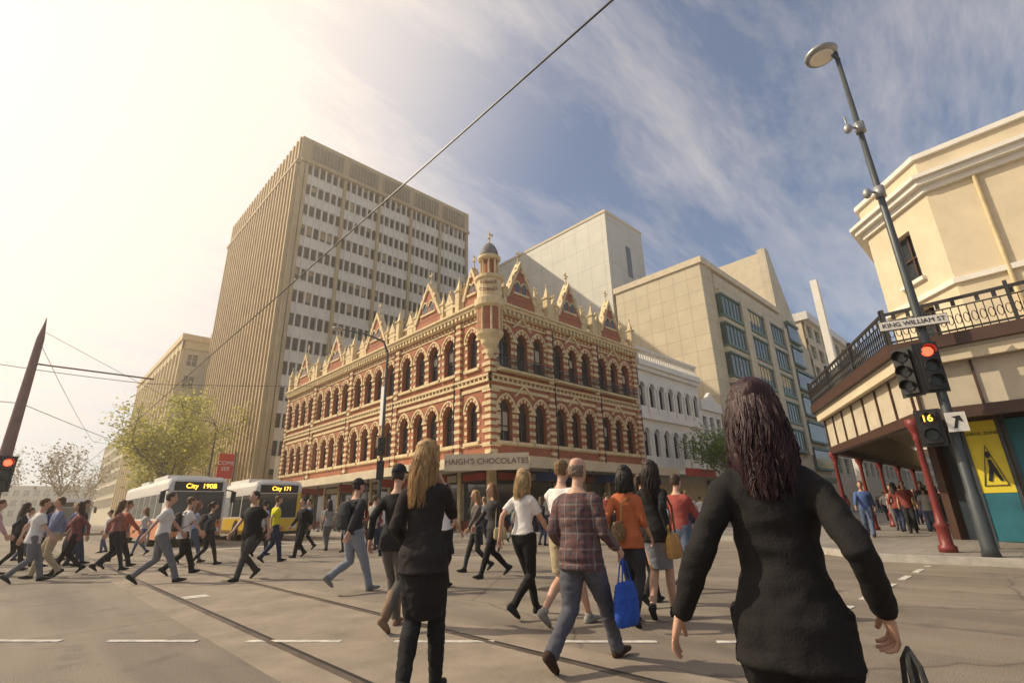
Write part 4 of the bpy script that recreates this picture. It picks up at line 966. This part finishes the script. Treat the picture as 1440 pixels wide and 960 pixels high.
bag('leopard_shoulder_bag',p,p.tz(.2,-.16)+Vector((-.05,0,0)),.34,.2,.12,(.20,.12,.05),kind='spots',strap=[p.tz(.2,-.2),p.tz(.4,-.16),p.tz(.53,-.02)+Vector((.12,0,0)),p.tz(.4,.1)+Vector((.14,0,0)),p.tz(.2,-.05)+Vector((.16,0,0))])
p=human('walking_woman',5.65,3.45,10,1.74,True,.4,-1,top=BL,bcol=(.22,.23,.26),bottom='skirt',tights=False,hair='long',hcol=(.03,.018,.014),seed=7,vox=.014,strands=600,hl=.22,jacket=1)
bag('tan_handbag',p,p.tz(.0,-.1)+Vector((.24,0,0)),.32,.26,.13,(.42,.24,.08),strap=[p.tz(-.02,-.2)+Vector((.24,0,0)),p.tz(.3,-.14)+Vector((.2,0,0)),p.tz(.55,-.02)+Vector((.13,0,0)),p.tz(.3,.08)+Vector((.2,0,0)),p.tz(-.02,.0)+Vector((.24,0,0))])
human('walking_woman',6.3,4.0,0,1.66,True,.5,1,top=DK,bcol=BL,hair='pony',hcol=(.05,.03,.02),seed=8,jacket=1)
human('walking_man',7.6,4.2,-5,1.70,False,.6,1,top=(.3,.07,.06),bcol=JE,hair='short',seed=9)
p=human('walking_woman',3.25,5.4,30,1.74,True,.5,1,top=BL,bcol=(.10,.09,.08),bottom='leggings',hair='cap',hcol=(.03,.02,.02),seed=10,jacket=1,boots=True,shoe=(.22,.15,.10))
p=human('walking_man',4.2,8.3,10,1.80,False,.75,-1,top=DK,bcol=(.22,.24,.28),hair='cap',hcol=(.03,.02,.02),seed=11,shoe=(.2,.2,.2),lift=.2);backpack(p)
human('walking_woman',5.4,7.4,20,1.68,True,.5,1,top=WH,sleeve='short',bcol=BL,bottom='leggings',hair='long',hcol=(.15,.08,.04),seed=12,strands=150)
p=human('walking_woman',7.0,7.9,165,1.76,True,.7,1,top=(.05,.045,.045),bcol=BL,bottom='leggings',hair='long',hcol=(.20,.11,.05),seed=13,jacket=2,strands=300)
bag('tan_handbag',p,p.tz(.02,.0)+Vector((-.27,0,0)),.28,.22,.12,(.45,.36,.2),strap=[p.tz(0,-.1)+Vector((-.26,0,0)),p.tz(.53,-.02)+Vector((-.12,0,0)),p.tz(0,.1)+Vector((-.26,0,0))])
human('walking_woman',7.4,8.9,160,1.66,True,.6,-1,top=(.12,.10,.09),bcol=DK,hair='long',hcol=(.3,.18,.08),seed=14,jacket=1)
L=[(2.3,12.8,-10,1.76,0,WH,'short',GR,'short',(.05,.03,.02),.8),(3.0,14.3,0,1.7,0,WH,'short',BL,'short',(.10,.06,.03),.65),
(4.0,16.3,10,1.64,1,(.10,.10,.11),'long',DK,'pony',(.05,.03,.02),.6),(3.7,11.8,-160,1.72,0,BL,'short',(.06,.055,.05),'short',(.03,.02,.015),.6),
(5.5,15.7,0,1.76,0,(.62,.58,.03),'short',NV,'short',(.1,.06,.03),.5),(6.7,16.7,-170,1.72,0,BL,'long',BL,'short',(.03,.02,.02),.45),
(3.9,17.6,5,1.68,1,(.35,.42,.5),'long',JE,'long',(.2,.1,.05),.6),(2.26,17.9,10,1.74,0,(.40,.12,.07),'long',DK,'short',(.1,.05,.02),.75),
(2.0,16.9,0,1.7,1,(.30,.14,.12),'long',DK,'long',(.1,.05,.02),.6),(1.21,16.8,190,1.66,1,(.22,.08,.08),'long',BL,'long',(.05,.03,.02),.6),
(.8,16.4,185,1.74,0,(.20,.22,.34),'long',KH,'short',(.1,.05,.02),.5),(.44,15.6,0,1.7,0,WH,'short',GR,'short',(.1,.05,.02),.6),(.2,19.4,20,1.7,1,DK,'long',BL,'long',(.05,.03,.02),.5),
(1.5,20.5,-20,1.72,0,GR,'long',NV,'short',(.1,.05,.02),.6),(6.1,18.5,30,1.7,0,(.3,.3,.32),'long',DK,'cap',(.05,.03,.02),.5),(-.3,18.2,0,1.75,0,(.5,.3,.3),'long',JE,'short',(.1,.05,.02),.6)]
for i,(x,y,hd,H,fm,c,sl,bc,hr_,hcl,st) in enumerate(L):
    p=human('walking_woman' if fm else 'walking_man',x,y,hd,H,bool(fm),st,1 if i%2 else -1,top=c,sleeve=sl,bcol=bc,hair=hr_,hcol=hcl,seed=30+i,vox=.022,jacket=i%2,fat=1.15 if i==3 else 1)
    if i in (1,2,5): backpack(p,(.05,.04,.04))
human('walking_man',20.6,4.55,190,1.80,False,.9,1,top=(.07,.12,.28),bcol=(.09,.12,.2),hair='short',hcol=(.05,.03,.02),seed=60,z=.14,vox=.02)
rd=random.Random(4);pal=[(.05,.05,.06),(.5,.48,.45),(.25,.06,.05),(.05,.08,.2),(.3,.28,.25),(.02,.02,.02),(.4,.25,.12),(.1,.2,.2),(.6,.58,.55)]
pool=[]
def crowd(x,y,hd,z):
    if len(pool)<14:
        i=len(pool);fm=i%2
        p=human('crowd_pedestrian',x,y,hd,rd.uniform(1.6,1.8),bool(fm),rd.choice((.2,.5,.65)),rd.choice((-1,1)),top=pal[i%9],sleeve=rd.choice(('long','short')),bcol=rd.choice((JE,BL,DK,NV,GR)),hair='long' if fm else 'short',hcol=rd.choice(((.03,.02,.015),(.2,.12,.05),(.08,.05,.03))),seed=80+i,vox=.03,jacket=rd.choice((0,1)),z=z);pool.append(p)
    else:
        s_=rd.choice(pool);e=bpy.data.objects.new('crowd_pedestrian',None);LINK(e);e.location=(x,y,z);e.rotation_euler=(0,0,R(hd-90));k=rd.uniform(.94,1.05);e.scale=(k,k,k)
        for c in s_.kids:
            n=bpy.data.objects.new(c.name.split('.')[0],c.data);LINK(n);n.parent=e
for i in range(26): crowd(rd.uniform(8,15),rd.uniform(12,21),rd.choice((0,180,20,200,90)),0)
for i in range(18): crowd(rd.uniform(15.8,18.5),rd.uniform(23,40),rd.choice((90,270,180)),.14)
for i in range(26): crowd(rd.uniform(19.4,24),rd.uniform(11,21),rd.choice((90,270,180,0,30,200)),.14)
for i in range(40):
    x=rd.uniform(22,75);crowd(x,rd.uniform(6.0,18),rd.choice((0,180,10,190)),.14)
for i in range(22):
    x=rd.uniform(23,42);crowd(x,rd.uniform(3.0,5.0),rd.choice((0,180,190)),.14)
for (x,y) in ((24.2,4.3),(24.8,3.5),(27,4.6)): crowd(x,y,rd.choice((0,180)),.14)
for i in range(14): crowd(rd.uniform(-6,4),rd.uniform(19,27),rd.choice((0,180)),0)
# ---------------------------------------------------------------- world, sun, camera
EL=R(39);az_=R(127);sd=Vector((math.cos(az_)*math.cos(EL),math.sin(az_)*math.cos(EL),math.sin(EL)))
w=bpy.data.worlds.new('World');S.world=w;w.use_nodes=True;nt=w.node_tree;bg=nt.nodes['Background']
sk=nd(nt,'ShaderNodeTexSky',sky_type='NISHITA');sk.sun_disc=False;sk.sun_elevation=EL;sk.sun_rotation=math.atan2(sd.x,sd.y);sk.air_density=1.0;sk.dust_density=1.4;sk.ozone_density=2.0
tc=nd(nt,'ShaderNodeTexCoord');sp=nd(nt,'ShaderNodeSeparateXYZ');nt.links.new(tc.outputs['Generated'],sp.inputs[0])
def mth(op,a,b_=None,c_=None):
    n=nd(nt,'ShaderNodeMath',operation=op)
    for i,v in enumerate((a,b_,c_)):
        if v is None: continue
        if isinstance(v,(int,float)): n.inputs[i].default_value=v
        else: nt.links.new(v,n.inputs[i])
    return n.outputs[0]
zz=mth('ADD',mth('MAXIMUM',sp.outputs[2],0),.25)
cb=nd(nt,'ShaderNodeCombineXYZ');nt.links.new(mth('DIVIDE',sp.outputs[0],zz),cb.inputs[0]);nt.links.new(mth('DIVIDE',sp.outputs[1],zz),cb.inputs[1])
mp=nd(nt,'ShaderNodeMapping');mp.inputs['Rotation'].default_value=(0,0,R(-20));mp.inputs['Scale'].default_value=(.6,2.0,1);nt.links.new(cb.outputs[0],mp.inputs[0])
n1=nd(nt,'ShaderNodeTexNoise');n1.inputs['Scale'].default_value=1.5;n1.inputs['Detail'].default_value=12;n1.inputs['Roughness'].default_value=.70;n1.inputs['Distortion'].default_value=.3;nt.links.new(mp.outputs[0],n1.inputs['Vector'])
cl=nd(nt,'ShaderNodeMapRange');cl.inputs[1].default_value=.42;cl.inputs[2].default_value=.78;cl.inputs[3].default_value=.03;cl.inputs[4].default_value=.65;nt.links.new(n1.outputs[0],cl.inputs[0])
dt=nd(nt,'ShaderNodeVectorMath',operation='DOT_PRODUCT');nt.links.new(tc.outputs['Generated'],dt.inputs[0]);dt.inputs[1].default_value=sd
gl_=nd(nt,'ShaderNodeMapRange',interpolation_type='SMOOTHSTEP');gl_.inputs[1].default_value=.38;gl_.inputs[2].default_value=.92;gl_.inputs[4].default_value=.95;nt.links.new(dt.outputs['Value'],gl_.inputs[0])
fac=mth('MINIMUM',mth('ADD',cl.outputs[0],gl_.outputs[0]),.97)
mx=nd(nt,'ShaderNodeMix',data_type='RGBA');nt.links.new(fac,mx.inputs[0]);nt.links.new(sk.outputs[0],mx.inputs[6]);mx.inputs[7].default_value=(8.6,7.5,6.5,1)
nt.links.new(mx.outputs[2],bg.inputs[0]);bg.inputs[1].default_value=.13
l=bpy.data.lights.new('sun','SUN');l.energy=5.0;l.angle=R(.5);l.color=(1,.84,.60);lo=bpy.data.objects.new('sun',l);LINK(lo);lo.rotation_euler=sd.to_track_quat('Z','Y').to_euler()
hm=bpy.data.materials.new('haze_volume');hm.use_nodes=True;nt=hm.node_tree;nt.nodes.remove(nt.nodes['Principled BSDF'])
vs=nd(nt,'ShaderNodeVolumeScatter');vs.inputs['Color'].default_value=(1,.90,.74,1);vs.inputs['Density'].default_value=.0022;vs.inputs['Anisotropy'].default_value=.65
nt.links.new(vs.outputs[0],nt.nodes['Material Output'].inputs['Volume'])
mb=MB();mb.box(-110,260,-60,340,-1,56);single('haze',mb,hm)
W=Matrix([[0.7248350298653548,-0.20709572281867278,-0.6570582478519709],[-0.6885565637531209,-0.24885658574850297,-0.6811462825576398],[-0.022450790466808784,0.9461404553869417,-0.3229770900352005]])
cd=bpy.data.cameras.new('camera');cd.lens=17.45;cd.sensor_width=36;cd.clip_start=.05;cd.clip_end=4000
co=bpy.data.objects.new('camera',cd);LINK(co);mw=W.to_4x4();mw.translation=(0,0,1.2);co.matrix_world=mw;S.camera=co
S.view_settings.view_transform='Standard';S.view_settings.look='None';S.view_settings.exposure=0
for ob in PEND: S.collection.objects.link(ob)
